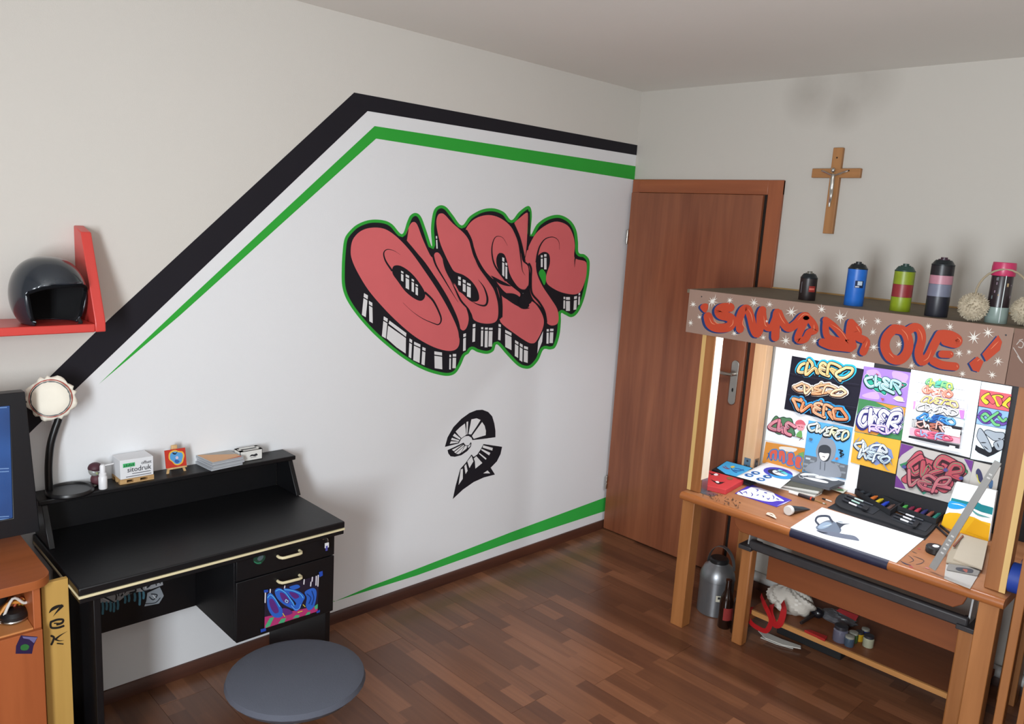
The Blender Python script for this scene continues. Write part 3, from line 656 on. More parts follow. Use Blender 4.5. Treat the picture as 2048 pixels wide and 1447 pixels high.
# white spray bottle
s0 = pz((207, 977), HZ); s0.y += .004
sp = thing('spray_bottle', 'slim white plastic nasal spray bottle on the desk shelf', 'bottle', s0)
Mw = mat('white_plastic', 'e9e9ec', .35, var=.02)
MB().lathe(s0, [(.0125, 0), (.0135, .002), (.0135, .040), (.011, .044)], 20).build('body', Mw, sp)
MB().lathe(s0+Vector((0, 0, .0442)), [(.0118, 0), (.0118, .008), (.009, .011), (.0085, .034), (.006, .039)], 20).build('pump', Mw, sp)
MB().tube([s0+Vector((.002, -.001, .079)), s0+Vector((.034, -.004, .082))], .0022, 8).build('spout', Mw, sp)
# carton on a miniature pallet
f0, f1 = pz(Z3([(300, 487)])[0], HZ), pz(Z3([(566, 448)])[0], HZ)
yF = (f0.y+f1.y)/2; 
pal = thing('miniature_pallet', 'toy-size wooden pallet under the white carton', 'pallet', ((f0.x+f1.x)/2, yF+.04, HZ))
M_pal = wood('pallet_wood', 'b08858', 'cfa976', 'x', fine=60)
pd = .082
for k in range(3):
    yy = yF+k*(pd-.016)/2
    MB().box((f0.x, yy, HZ), (f1.x, yy+.016, HZ+.003)).build('skid', M_pal, pal)
    for x in (f0.x, (f0.x+f1.x)/2-.012, f1.x-.022): MB().box((x, yy, HZ+.0031), (x+.022, yy+.016, HZ+.0125)).build('block', M_pal, pal)
for k in range(5):
    yy = yF+k*(pd-.013)/4; MB().box((f0.x, yy, HZ+.0126), (f1.x, yy+.013, HZ+.0165)).build('deck_board', M_pal, pal)
tz = py(Z3([(430, 290)])[0], yF).z
cb = thing('paper_carton', 'white carton printed with green and black lettering on a miniature pallet', 'box', ((f0.x+f1.x)/2, yF+.04, HZ+.017))
MB().box((f0.x+.002, yF+.001, HZ+.017), (f1.x-.001, yF+pd, tz)).build('carton', mat('carton_white', 'e6e7ea', .55, var=.02), cb, bevel=.001)
Wc = f1.x-f0.x; cz0 = HZ+.017; Hc = tz-cz0; K = mat('print_black', '2a2a33', .6)
text('lettering', 'sitodruk', (f0.x+Wc*.22, yF, cz0+Hc*.34), (1, 0, 0), (0, 0, 1), Hc*.26, K, cb, (0, -1, 0), Wc*.70)
text('lettering', 'offset', (f0.x+Wc*.63, yF, cz0+Hc*.66), (1, 0, 0), (0, 0, 1), Hc*.17, K, cb, (0, -1, 0), Wc*.30)
gm = MB(); gm.box((f0.x+Wc*.10, yF-.0006, cz0+Hc*.62), (f0.x+Wc*.44, yF+.0009, cz0+Hc*.82)); gm.build('green_print', paint('46b36e'), cb)
gm = MB()
for i in range(6): gm.box((f0.x+Wc*(.13+.05*i), yF-.0012, cz0+Hc*.66), (f0.x+Wc*(.155+.05*i), yF-.0005, cz0+Hc*(.78 if i % 2 else .74)))
gm.build('green_print_letters', paint('2a5a3c'), cb)
MB().box((f0.x+Wc*.36, yF-.0006, cz0+Hc*.225), (f0.x+Wc*.9, yF+.0009, cz0+Hc*.25)).build('fine_print', K, cb)
MB().box((f0.x+Wc*.18, yF-.0006, cz0+Hc*.09), (f0.x+Wc*.92, yF+.0009, cz0+Hc*.115)).build('fine_print', K, cb)
# mini easel with canvas
e0, e1 = pz(Z3([(658, 405)])[0], HZ), pz(Z3([(806, 384)])[0], HZ); ey = (e0.y+e1.y)/2
ex = (e0.x+e1.x)/2; ew = e1.x-e0.x; lean = .20
ez = thing('mini_easel', 'miniature wooden table easel holding a small canvas', 'easel', (ex, ey+.02, HZ))
M_eas = wood('easel_wood', 'c9a06a', 'e2be8a', 'z', fine=70)
etop = HZ+.085
for s in (-1, 1):
    x = ex+s*ew*.46
    MB().prism([(x-.004, ey, HZ), (x+.004, ey, HZ), (ex+s*.006+.004, ey+lean*.085+.003, etop), (ex+s*.006-.004, ey+lean*.085+.003, etop)], (0, .005, 0)).build('leg', M_eas, ez)
MB().prism([(ex-.003, ey+.045, HZ), (ex+.003, ey+.045, HZ), (ex+.003, ey+.024, etop-.01), (ex-.003, ey+.024, etop-.01)], (0, .004, 0)).build('rear_leg', M_eas, ez)
MB().box((ex-.010, ey+.014, etop-.004), (ex+.010, ey+.026, etop+.012)).build('head_block', M_eas, ez, bevel=.002)
MB().box((ex-ew*.52, ey-.008, HZ+.016), (ex+ew*.52, ey+.0, HZ+.022)).build('ledge', M_eas, ez, bevel=.001)
cvz = HZ+.0225; n_ = Vector((0, -1, lean)).normalized(); up = Vector((0, lean, 1)).normalized()
cw, ch = .072, .064; p0 = Vector((ex-cw/2-.002, ey-.0065, cvz))
cv = quad([p0, p0+Vector((cw, 0, 0)), p0+Vector((cw, 0, 0))+up*ch, p0+up*ch], -n_*.005).build('small_canvas', paint('c43a2a')); tag(cv, 'tiny red canvas with a blue and yellow shape on the mini easel', 'painting')
def cvp(a, b): return p0+Vector((cw*a, 0, 0))+up*(ch*b)
def flat(name, pts, f, col, k, par, n):
    P = [f(a, b)+n*(.0006+.0004*k) for a, b in pts]; mb = MB(); mb.mat(paint(col))
    mb.add(P, [tuple(t) if (P[t[1]]-P[t[0]]).cross(P[t[2]]-P[t[0]]).dot(n) > 0 else (t[0], t[2], t[1]) for t in tessellate_polygon([P])])
    return mb.build(name, None, par, smooth=0)
blob = [(.18,.78),(.30,.92),(.50,.95),(.68,.86),(.86,.80),(.93,.60),(.88,.40),(.80,.18),(.60,.08),(.42,.14),(.30,.32),(.16,.50)]
flat('yellow_outline', c2(blob, 4, True), cvp, 'e8b84a', 0, cv, n_)
flat('blue_shape', c2([(.5+(a-.5)*.82, .5+(b-.5)*.82) for a, b in blob], 4, True), cvp, '5c9fd6', 1, cv, n_)
flat('dark_detail', c2([(.35,.85),(.5,.78),(.62,.88),(.5,.7),(.38,.74)], 4, True), cvp, '26324a', 2, cv, n_)
flat('pale_detail', c2([(.48,.55),(.58,.60),(.62,.48),(.52,.42)], 4, True), cvp, 'd9c3d6', 2, cv, n_)
flat('dark_detail', c2([(.42,.35),(.5,.42),(.66,.3),(.56,.2),(.46,.24)], 4, True), cvp, '3a5fa6', 2, cv, n_)
# CD cases
M_cdp = mat('clear_plastic_edge', 'b8bcc2', .15, var=.1)
tops = [pz(u, HZ+.032) for u in Z3([(868, 243), (1112, 200), (1228, 283), (976, 335)])]
ux = (tops[2]-tops[3]).normalized(); uy = (tops[0]-tops[3]); uy = (uy-ux*uy.dot(ux)).normalized(); cc = sum(tops, Vector())/4
for k, (lab, col) in enumerate((('CD case at the bottom of the stack on the desk shelf', 'b9bcc0'), ('middle CD case of the stack on the desk shelf', 'c6c8cc'), ('topmost CD case with an orange and grey cover in the stack', 'cfc8bd'))):
    zb = HZ+.0002+k*.0107; c0 = Vector((cc.x, cc.y, zb))+ux*(-.002, .003, 0)[k]+uy*(.002, -.002, 0)[k]
    cd = thing('cd_case', lab, 'CD case', c0, 'CD cases on the desk shelf')
    def cq(a, b, z): return c0+ux*a+uy*b+Vector((0, 0, z))
    q = lambda z, i=0: [cq(-.0625+i, -.071+i, z), cq(.0625-i, -.071+i, z), cq(.0625-i, .071-i, z), cq(-.0625+i, .071-i, z)]
    quad(q(0), (0, 0, .0045)).build('back_tray', M_cdp, cd); quad(q(.0048), (0, 0, .0052)).build('lid', mat('cd_lid', 'a9adb2', .12, var=.08, coat=.5), cd)
    if k == 2:
        quad(q(.0101, .004), (0, 0, .0003)).build('cover_sheet', paint('aeaca8'), cd)
        quad([cq(-.058, -.067, .0106), cq(.058, -.067, .0106), cq(.058, -.03, .0106), cq(-.058, .045, .0106)], (0, 0, .0002)).build('orange_print', paint('dcae86'), cd)
        quad([cq(.0, -.067, .0109), cq(.058, -.067, .0109), cq(.058, -.058, .0109)], (0, 0, .0002)).build('red_print', paint('c2503a'), cd)
# white dispenser box
a_, b_ = pz(Z3([(1238, 316)])[0], HZ), pz(Z3([(1383, 290)])[0], HZ); wy = (a_.y+b_.y)/2
tz = py(Z3([(1383, 213)])[0], wy).z
wb = thing('card_box', 'small white open-topped box beside the CD cases', 'box', ((a_.x+b_.x)/2, wy+.03, HZ))
xa, xb = a_.x-.012, b_.x; yb_ = wy+.050; t_ = .002
mb = MB().box((xa, wy, HZ), (xb, wy+t_, tz)).box((xa, yb_-t_, HZ), (xb, yb_, tz)).box((xa, wy, HZ), (xa+t_, yb_, tz)).box((xb-t_, wy, HZ), (xb, yb_, tz)).box((xa, wy, HZ), (xb, yb_, HZ+t_))
mb.box((xa, wy, tz-t_), (xb, wy+.016, tz)).box((xa, yb_-.014, tz-t_), (xb, yb_, tz)).box((xa, wy, tz-t_), (xa+.015, yb_, tz)).box((xb-.012, wy, tz-t_), (xb, yb_, tz))
mb.build('carton', mat('white_card', 'e4e3de', .6, var=.02), wb)
MB().box((xa+.004, wy+.004, HZ+.0022), (xb-.004, yb_-.004, tz-.008)).build('dark_contents', mat('dark_inside', '3a3835', .9), wb)
f = lambda a, b: Vector((xb+.0-(xb-xa)*(1-a), wy, HZ+(tz-HZ)*b)); nn = Vector((0, -1, 0))
flat('printed_mark', c2([(.42,.42),(.50,.58),(.62,.55),(.72,.62),(.78,.45),(.66,.36),(.55,.42)], 4, True), f, '2c2c30', 0, wb, nn)
flat('printed_mark', [(.46,.27),(.72,.27),(.72,.31),(.46,.31)], f, '55555a', 0, wb, nn)

# ------------------------------------------------------------------ monitor, orange cabinet, lettered plank on the left
CZ = .735
M_or = wood('alder_veneer', '985228', 'ac6034', 'x', fine=26, rough=.45)
M_orv = wood('alder_veneer_v', '9c522a', 'b06034', 'z', fine=26, rough=.45)
M_ord = wood('alder_edge', 'c07a44', 'd08c54', 'x', fine=26, rough=.45)
cr_ = pz((93, 1135), CZ); CX1 = cr_.x; CYF = -.452; CX0 = CX1-.55
cab = thing('storage_cabinet', 'orange wood cabinet with an open niche under the monitor', 'cabinet', ((CX0+CX1)/2, -.24, 0))
rc = .055; out = [(CX0, -.02, CZ-.026), (CX0, CYF, CZ-.026)]+[(CX1-rc+rc*math.sin(a*math.pi/16), CYF+rc-rc*math.cos(a*math.pi/16), CZ-.026) for a in range(9)]+[(CX1, -.02, CZ-.026)]
MB().prism(out, (0, 0, .026)).build('top_board', M_or, cab, bevel=.004)
sx = CX1-.030; cyf = CYF+.022
MB().box((sx-.020, cyf, 0), (sx, -.03, CZ-.0265)).build('side_panel', M_orv, cab, bevel=.002)
MB().box((CX0+.02, cyf, 0), (CX0+.04, -.03, CZ-.0265)).build('side_panel', M_orv, cab, bevel=.002)
zs = py((40, 1262), cyf).z
MB().box((CX0+.0405, cyf, zs-.016), (sx-.0205, -.03, zs)).build('niche_shelf', M_ord, cab, bevel=.002)
MB().box((CX0+.0405, -.04, 0), (sx-.0205, -.03, CZ-.0265)).build('back_panel', M_orv, cab)
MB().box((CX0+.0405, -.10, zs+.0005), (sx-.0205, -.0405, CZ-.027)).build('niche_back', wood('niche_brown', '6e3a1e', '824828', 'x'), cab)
dfr = MB().box((CX0+.042, cyf-.016, .06), (sx-.002, cyf-.0005, zs-.004)).build('drawer_front', M_orv, cab, bevel=.002)
d = Decal((0, cyf-.016, 0), (0, -1, 0), Z4)
d.poly([(165,1400),(215,1290),(390,1305),(345,1400),(330,1480),(160,1480)], '2a1a40'); d.lay(1).poly([(230,1300),(385,1310),(350,1370),(300,1330),(240,1320)], '6a6490').poly([(215,1400),(260,1380),(300,1400),(280,1440),(220,1440)], '2f6a34', True)
d.build('purple_sticker', dfr, 'purple sticker with green print')
# tangle of cables in the niche
nb = py((38, 1235), -.32)
for k, (pts, r, col, nm) in enumerate((([(0,1205),(25,1197),(48,1205),(60,1200)], .004, 'd9d6cf', 'white'), ([(-10,1215),(15,1208),(38,1203),(48,1196)], .005, 'd98f3a', 'orange'), ([(20,1208),(35,1198),(40,1206),(45,1193)], .004, 'c4532c', 'red'), ([(30,1200),(40,1206),(48,1212)], .004, 'e0b04a', 'yellow'))):
    P = [py(u, -.36+.015*k) for u in pts]
    for p in P: p.z = max(p.z, zs+r+.001)
    P[0].z = zs+r+.0005; P[-1].z = max(P[-1].z, zs+.02)
    c_ = MB().tube(curve(P, 5), r, 8).build('cable', mat('cable_'+nm, col, .5)); tag(c_, nm+' cable lying in the cabinet niche', 'cable', 'cables in the cabinet niche')
p_ = py((32, 1232), -.38)
gp = thing('gadget', 'black and silver gadget lying in the cabinet niche', 'gadget', (p_.x, -.35, zs))
MB().lathe((p_.x, -.35, zs), [(.030, 0), (.036, .006), (.036, .020), (.028, .030), (.010, .034)], 20).build('body', mat('gadget_black', '1a1a1c', .4), gp)
MB().lathe((p_.x, -.35, zs+.0), [(.0365, .004), (.0375, .007), (.0365, .010)], 20, cap0=False, cap1=False).build('silver_ring', M_chrome, gp)
bg = MB(); 
for k in range(5): bg.ball((CX1-.19+.02*k, -.28+.015*(k % 2), zs+.0335+.02*(k % 3)), .032, 12)
tag(bg.build('cable_bundle', mat('dark_bundle', '1c181a', .7)), 'dark bundle of wires at the back of the cabinet niche', 'wires')
# plank with letters T E K
ty = -.40
t0, t1 = py((82, 1168), ty), py((136, 1156), ty)
tk = thing('lettered_plank', 'upright ochre plank with black brush letters beside the black desk', 'plank', ((t0.x+t1.x)/2, ty, 0))
MB().box((t0.x, ty, 0), (t1.x, ty+.018, (t0.z+t1.z)/2)).build('board', wood('ochre_board', 'a8803a', 'c9a055', 'z', fine=16, rough=.6), tk, bevel=.001)
d = Decal((0, ty, 0), (0, -1, 0), Z4)
d.stroke([(505,1062),(540,1020),(600,990),(655,975)], 34, '1f1a16', taper=2).stroke([(648,978),(610,1020),(575,1060),(548,1095)], 34, '1f1a16', taper=1)
d.stroke([(530,1150),(590,1128),(650,1128),(640,1160),(590,1178)], 22, '1f1a16').stroke([(525,1150),(520,1185),(535,1212),(600,1210),(655,1192)], 22, '1f1a16').stroke([(560,1165),(620,1165)], 12, '1f1a16')
d.stroke([(530,1295),(555,1310),(545,1350),(530,1382)], 22, '1f1a16').stroke([(565,1335),(620,1290),(692,1248)], 24, '1f1a16', taper=1).stroke([(570,1330),(610,1345),(660,1340)], 18, '1f1a16', taper=1).stroke([(590,1372),(650,1378)], 12, '1f1a16')
d.build('brush_letters', tk, 'black brush letters T, E and K')
# monitor
MY = -.20
mA, mB = py((50, 783), MY), py((80, 1062), MY); mC = mB.x-.52
mo = thing('monitor', 'black flat monitor showing a blue picture on the orange cabinet', 'monitor', ((mC+mB.x)/2, MY+.03, CZ))
sA, sB = py((20, 811), MY), py((26, 1036), MY)
oc = [Vector((mC, MY, mB.z)), Vector((mB.x, MY, mB.z)), Vector((mA.x, MY, mA.z)), Vector((mC, MY, mA.z))]
ic = [Vector((mC+.03, MY, sB.z)), Vector((sB.x, MY, sB.z)), Vector((sA.x, MY, sA.z)), Vector((mC+.03, MY, sA.z))]
bz = MB(); bk = Vector((0, .04, 0)); 
vs = oc+ic+[v+Vector((0, .006, 0)) for v in ic]+[v+bk for v in oc]
fs = [(i, (i+1) % 4, 4+(i+1) % 4, 4+i) for i in range(4)]+[(4+i, 4+(i+1) % 4, 8+(i+1) % 4, 8+i) for i in range(4)]+[(12+i, 12+(i+1) % 4, (i+1) % 4, i) for i in range(4)]+[(15, 14, 13, 12)]
bz.add(vs, fs).build('bezel', mat('monitor_black', '0f1117', .4, var=.08), mo, bevel=.002)
def screen():
    m, nt, b = newmat('screen_blue'); N = nt.nodes.new; L = nt.links.new
    tc = N('ShaderNodeTexCoord'); nz = N('ShaderNodeTexNoise'); nz.inputs['Scale'].default_value = 4; L(tc.outputs['Object'], nz.inputs['Vector'])
    cr = N('ShaderNodeValToRGB'); cr.color_ramp.elements[0].position = .3; cr.color_ramp.elements[1].position = .75
    cr.color_ramp.elements[0].color = rgb('122a55'); cr.color_ramp.elements[1].color = rgb('2f5fa5'); L(nz.outputs['Fac'], cr.inputs['Fac'])
    b.inputs['Base Color'].default_value = (.01, .01, .015, 1); b.inputs['Roughness'].default_value = .25
    L(cr.outputs['Color'], b.inputs['Emission Color']); b.inputs['Emission Strength'].default_value = .75
    return m
P = [v+Vector((0, .0058, 0)) for v in ic]
sc_ = MB().add(P, [(0, 1, 2, 3)]).build('screen', screen(), mo)
for y_ in (935, 941, 1031, 1036, 813): 
    q = [py(u, MY+.005) for u in ((-60, y_+4), (18 if y_ > 820 else 14, y_), (18 if y_ > 820 else 14, y_+2.2), (-60, y_+6.2))]
    MB().add(q, [(3, 2, 1, 0)]).build('screen_line', paint('6f8fc0'), sc_)
MB().box(((mC+mB.x)/2-.025, MY+.041, CZ+.012), ((mC+mB.x)/2+.025, MY+.06, CZ+.20)).build('stand_neck', mat('monitor_black', '1c1f28'), mo, bevel=.004)
MB().lathe(((mC+mB.x)/2, MY+.05, CZ), [(.125, 0), (.125, .006), (.03, .013)], 32, sy=.7).build('stand_foot', mat('monitor_black', '1c1f28'), mo)
# stool pushed to the desk
sc0 = pz((590, 1268), .44); stc = Vector((sc0.x-.10, sc0.y-.19, 0))
st = thing('stool', 'dark grey padded swivel stool pushed up to the black desk', 'stool', stc)
MB().lathe(stc+Vector((0, 0, .385)), [(.15, 0), (.185, .008), (.205, .03), (.2, .045), (.17, .055), (.001, .058)], 36).build('seat', mat('stool_fabric', '4a4d58', .85, bump=.3, bscale=260), st)
MB().lathe(stc, [(.022, .06), (.022, .25), (.015, .252), (.015, .384)], 16).build('column', M_chrome, st)
for k in range(5):
    a = k*2*math.pi/5+.3; v = Vector((math.cos(a), math.sin(a), 0))
    MB().tube([stc+v*.02+Vector((0, 0, .075)), stc+v*.23+Vector((0, 0, .058))], [.016, .011], 8).build('spoke', mat('stool_black', '18181a', .5), st)
    MB().lathe(stc+v*.225+Vector((-math.sin(a)*.009, math.cos(a)*.009, .024)), [(.02, 0), (.024, .003), (.024, .015), (.02, .018)], 14, axis=(math.sin(a), -math.cos(a), 0)).build('castor', mat('stool_black', '18181a', .5), st)

# ================================================================== drawing booth: table, posts, canopy, back panel
M_pine = wood('pine', '8e582c', 'aa7040', 'z', fine=30, rough=.5, knots=True, c3='6a3a1c')
M_pineL = wood('pine_sapwood', 'c8a060', 'dab878', 'z', fine=30, rough=.5)
M_beech = wood('beech_table', '96603c', 'ac7650', 'y', fine=26, rough=.42)
M_beechE = wood('beech_edge', '96562a', 'b06e3c', 'y', fine=26, rough=.35, coat=.2)
M_apron = wood('beech_apron', '743c1c', '864a26', 'y', fine=22, rough=.5)
M_kraft = mat('kraft_board', '957a6c', .75, var=.06, scale=8)
M_plate = mat('zinc_plate', '9aa2a8', .35, .9)
TZ = .65; BY0, BY1 = -.955, -2.245
bo = thing('drawing_booth', 'wooden drawing table with pine posts and a lettered kraft-brown canopy', 'table', (-.35, -1.6, 0))
top = MB().box((-.695, BY1, TZ-.036), (-.02, BY0, TZ)).build('tabletop', M_beech, bo)
rl = [(-.697, BY0, TZ-.018+.019*math.sin(math.pi/2-a*math.pi/10), -.019*math.sin(a*math.pi/10)) for a in range(11)]
MB().prism([(-.6955-.0*0+q[3]*1.1, q[1], q[2]) for q in rl], (0, BY1-BY0, 0)).build('front_rail', M_beechE, bo, smooth=60)
# dark adhesive tape wound round the front rail
ya, yb2 = px((1580, 1058), -.715).y, px((1775, 1125), -.715).y
tp = [(-.6955-.0212*1.06*math.sin(a*math.pi/10), ya, TZ-.018+.0205*math.sin(math.pi/2-a*math.pi/10)) for a in range(11)]
MB().prism([(-.690, ya, TZ+.0026)]+tp[0:]+[(-.690, ya, TZ-.0385)], (0, yb2-ya, 0)).build('edge_tape', mat('navy_tape', '20223a', .5, var=.3, scale=25), bo, smooth=60)
for y in (BY0, px((1965, 1180), -.655).y-.0):
    pass
LX0, LX1 = -.683, -.616; LYa = -.952; FRY = px((1966, 1178), -.655).y
for y in (LYa, FRY): MB().box((LX0, y-.064, 0), (LX1, y, TZ-.0365)).build('leg', M_pine, bo, bevel=.003)
for y in (LYa, FRY): MB().box((-.13, y-.064, 0), (-.065, y, TZ-.0365)).build('leg', M_pine, bo, bevel=.003)
PXa, PXb = -.655, -.590; CB = 1.367; CT = 1.557
for y in (LYa, FRY):
    po = MB().box((PXa, y-.064, TZ+.0005), (PXb, y, CT-.0165)).build('post', M_pine, bo, bevel=.003)
    ye = y-.018 if y == LYa else y-.0655
    MB().box((PXa-.001, ye, TZ+.002), (PXa+.004, ye+.0192, CT-.0195)).build('pale_edge', M_pineL, po)
    if y == LYa: MB().box((PXa+.003, y-.0652, TZ+.0625), (PXb-.003, y-.0642, CT-.0195)).build('lamplit_face', wood('pine_lamplit', 'e2d2b8', 'efe4d0', 'z', fine=24, rough=.6), po)  # canopy lamp's glare on this post face is painted into the wood colour
BYl = -.915
pb = MB().box((-.112, BYl-.064, TZ+.0005), (-.047, BYl, CT-.0165)).build('post', wood('pine_pale', 'c09468', 'd8b08a', 'z', fine=30, rough=.55, knots=True, c3='7a4a30'), bo, bevel=.003)
for a, b in (((-.1135, BYl-.05, TZ+.001), (-.1125, BYl-.014, TZ+.055)), ((-.10, BYl-.0655, TZ+.001), (-.06, BYl-.0645, TZ+.055))):
    pt = MB().box(a, b).build('bracket', M_plate, pb, bevel=.0004)
    cx_ = [(a[i]+b[i])/2 for i in range(3)]
    for dz in (-.014, .012):
        n_ = (-1, 0, 0) if b[0]-a[0] < .01 else (0, -1, 0)
        MB().lathe((cx_[0]+n_[0]*.0007, cx_[1]+n_[1]*.0007, cx_[2]+dz), [(.006, 0), (.004, .0015)], 10, axis=n_).build('screw', mat('screw_dark', '4a4c50', .4, .8), pb)
MB().box((PXa+.012, LYa-.0660, TZ+.001), (PXb-.004, LYa-.0645, TZ+.062)).build('bracket', M_plate, bo)
MB().box((PXa+.006, LYa-.125, TZ+.0008), (PXb-.004, LYa-.0665, TZ+.0022)).build('bracket', M_plate, bo)
# canopy
MB().box((-.675, -2.72, CT-.016), (-.004, -.862, CT)).build('canopy_board', mat('canopy_top', '6e6250', .8, var=.18, scale=18), bo)
MB().box((-.012, -2.72, CT), (-.004, -.862, CT+.006)).build('canopy_back_edge', wood('ply_edge', 'b08a50', 'c8a468', 'y'), bo)
jy = px((2018, 720), -.676).y
fs_ = MB().box((-.676, jy+.0008, CB), (-.6555, -.874, CT+.0005)).build('fascia_board', M_kraft, bo, bevel=.001)
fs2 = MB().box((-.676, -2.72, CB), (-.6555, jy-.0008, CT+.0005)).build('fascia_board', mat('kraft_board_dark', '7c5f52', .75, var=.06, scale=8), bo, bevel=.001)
MB().box((-.6550, -.91, CB+.06), (-.10, -.892, CT-.0165)).build('canopy_batten', M_pine, bo)
ZH = zm(1360, 490, 2.9767)
FP = ((-.676, 0, 0), (-1, 0, 0))
S_ = [([(168,425),(180,468),(215,490),(265,492),(300,480),(312,445),(285,425),(245,415),(232,390),(255,372),(300,370)],44),
      ([(358,500),(356,440),(375,388),(402,378),(420,420),(440,500),(460,528),(478,490),(480,420),(492,385)],38),
      ([(492,385),(498,440),(515,485),(545,488),(568,440),(582,398)],34),
      ([(568,548),(572,470),(582,398),(605,445),(645,492),(690,470),(728,428),(752,422)],40),
      ([(752,422),(790,462),(805,505),(770,520),(745,560),(702,560),(722,500),(752,440)],34),
      ([(868,445),(915,480),(960,530),(992,575),(930,565),(880,545),(868,500),(872,450)],32),([(850,578),(900,598),(960,606),(1015,612)],40),
      ([(1020,462),(1012,530),(1030,600)],40),([(1022,465),(1060,510),(1058,545),(1110,575),(1092,635)],38),
      ([(1275,498),(1232,545),(1222,610),(1255,670),(1310,682),(1352,640),(1362,575),(1335,512),(1275,498)],46),
      ([(1352,515),(1395,488),(1430,505),(1440,560),(1422,640),(1440,692),(1480,660),(1515,590),(1548,530)],42),
      ([(1560,530),(1610,535),(1655,562),(1640,585),(1580,570)],44),([(1560,648),(1608,650)],36),([(1510,690),(1560,712),(1640,722)],40)]
LET = [('i', (), [[(122,365),(140,348),(165,350),(168,375),(152,402),(130,385)]]), ('S', (0,), ()), ('N', (1,), ()), ('U', (2,), ()), ('M', (3,), ()), ('B', (4,), ()), ('E', (5, 6), ()), ('R', (7, 8), ()), ('O', (9,), ()), ('N', (10,), ()), ('E', (11, 12, 13), ()),
       ('!', (), [[(1800,648),(1895,535),(1918,575),(1905,625),(1825,692)]]), ('!', (), [[(1722,702),(1770,662),(1808,692),(1780,755),(1745,745)]])]
for nm, ids, polys in LET:
    d = Decal(*FP, ZH, base=.0012+.00002*len(nm))
    for i in ids: d.stroke(S_[i][0], S_[i][1]*1.22, 'b8442a')
    for q in polys: d.poly(q, 'b8442a', nm == 'i')
    pl = d.build('painted_letter', fs_, 'orange-red painted letter or mark '+nm)
    d = Decal(*FP, ZH, base=.0005)
    for i in ids: d.stroke([(a-13, b+3) for a, b in S_[i][0]], S_[i][1]*1.22+5, '22386a')
    for q in polys: d.poly([(a-13, b+3) for a, b in q], '22386a', nm == 'i')
    d.build('letter_shadow', fs_)
d = Decal(*FP, ZH, base=.0019)
for q in ([(175,430),(190,462),(212,472)],[(200,425),(215,460),(235,468)],[(318,440),(315,470),(295,488)],[(405,378),(425,410),(436,460)],[(382,430),(375,470),(400,500)],[(500,420),(508,470),(520,485)],[(590,400),(608,440),(630,470)],[(600,490),(602,520)],[(700,450),(740,410),(780,420)],[(800,470),(800,510)],[(900,470),(960,510),(1000,570)],[(1050,480),(1075,520)],[(1118,570),(1105,610)],[(1320,498),(1350,530),(1362,570)],[(1245,640),(1275,670)],[(1420,495),(1440,530),(1445,570)],[(1500,620),(1480,670),(1450,690)],[(1650,545),(1672,565),(1668,580)],[(1615,640),(1622,652)],[(1650,712),(1655,728)],[(1850,620),(1900,570)],[(1770,690),(1790,675)]):
    d.stroke(q, 5, 'd9805e', taper=2)
d.build('letter_highlights', fs_)['kind'] = 'stuff'
for c_, r_ in (((80,352),20),((65,462),18),((118,428),15),((195,335),30),((298,328),19),((442,343),24),((535,353),18),((665,398),30),((845,382),25),((955,427),34),((1090,458),27),((1180,452),24),((1308,458),15),((1150,517),22),((1480,482),22),((1610,486),22),((325,525),18),((498,550),17),((632,568),28),((518,452),9),((803,570),18),((740,610),18),((1037,658),18),((1155,607),24),((1305,590),20),((1380,716),20),((1683,765),22),((1663,643),23),((1722,635),18),((1750,550),38),((1835,520),30),((1895,690),25),((1860,772),26)):
    d = Decal(*FP, ZH, base=.0025); d.star(c_, r_*1.15, 'e8e4dc')
    if c_ == (195, 335): d.stroke([(172,385),(178,350),(195,335),(208,318),(215,292)], 6, 'e8e4dc', taper=2)
    if c_ == (955, 427): d.stroke([(955,427),(980,425),(1000,390)], 7, 'e8e4dc', taper=1)
    d.build('painted_star', fs_)
for u in ((129, 306), (1940, 535)):
    p = px(ZH([u])[0], -.676); MB().lathe((-.6762, p.y, p.z), [(.003, 0), (.002, .001)], 10, axis=(-1, 0, 0)).build('screw', mat('screw_dark', '4a4c50', .4, .8), fs_)
d = Decal(*FP, ZH)
for q in ([(1985,610),(2010,650),(2040,700)],[(2005,590),(2025,570),(2045,585),(2035,610),(2015,605)],[(2010,660),(2030,690)],[(2020,565),(2040,560)]): d.stroke(q, 5, 'b8b0aa')
d.build('scribble', fs2, 'pale scribble')
# lamp under the canopy
lt = MB().box((-.55, -2.1, CT-.055), (-.49, -1.03, CT-.0165)).build('lamp_housing', mat('lamp_white', 'e8e8e8', .5), bo, bevel=.004)
def glow():
    m, nt, b = newmat('lamp_diffuser'); b.inputs['Emission Color'].default_value = (.93, .97, 1, 1); b.inputs['Emission Strength'].default_value = 5; b.inputs['Base Color'].default_value = (.9, .9, .9, 1); return m
MB().box((-.542, -2.09, CT-.060), (-.498, -1.04, CT-.0555)).build('lamp_diffuser', glow(), lt)
area('booth_lamp_light', (-.52, -1.565, CT-.063), (0, 0, 0), .045, 1.04, 7.6, (.90, .955, 1))
# back panel
BPX = -.030; bz0, bz1 = TZ+.0005, CT-.0165
ys = px((1748, 730), BPX).y
MB().box((BPX, ys, bz0), (BPX+.018, -.985, bz1)).build('back_panel', mat('panel_white', 'e9ecef', .6, var=.02), bo)
MB().box((BPX, -2.72, bz0), (BPX+.018, ys-.001, bz1)).build('back_panel', mat('panel_black', '15151a', .6, var=.1), bo)
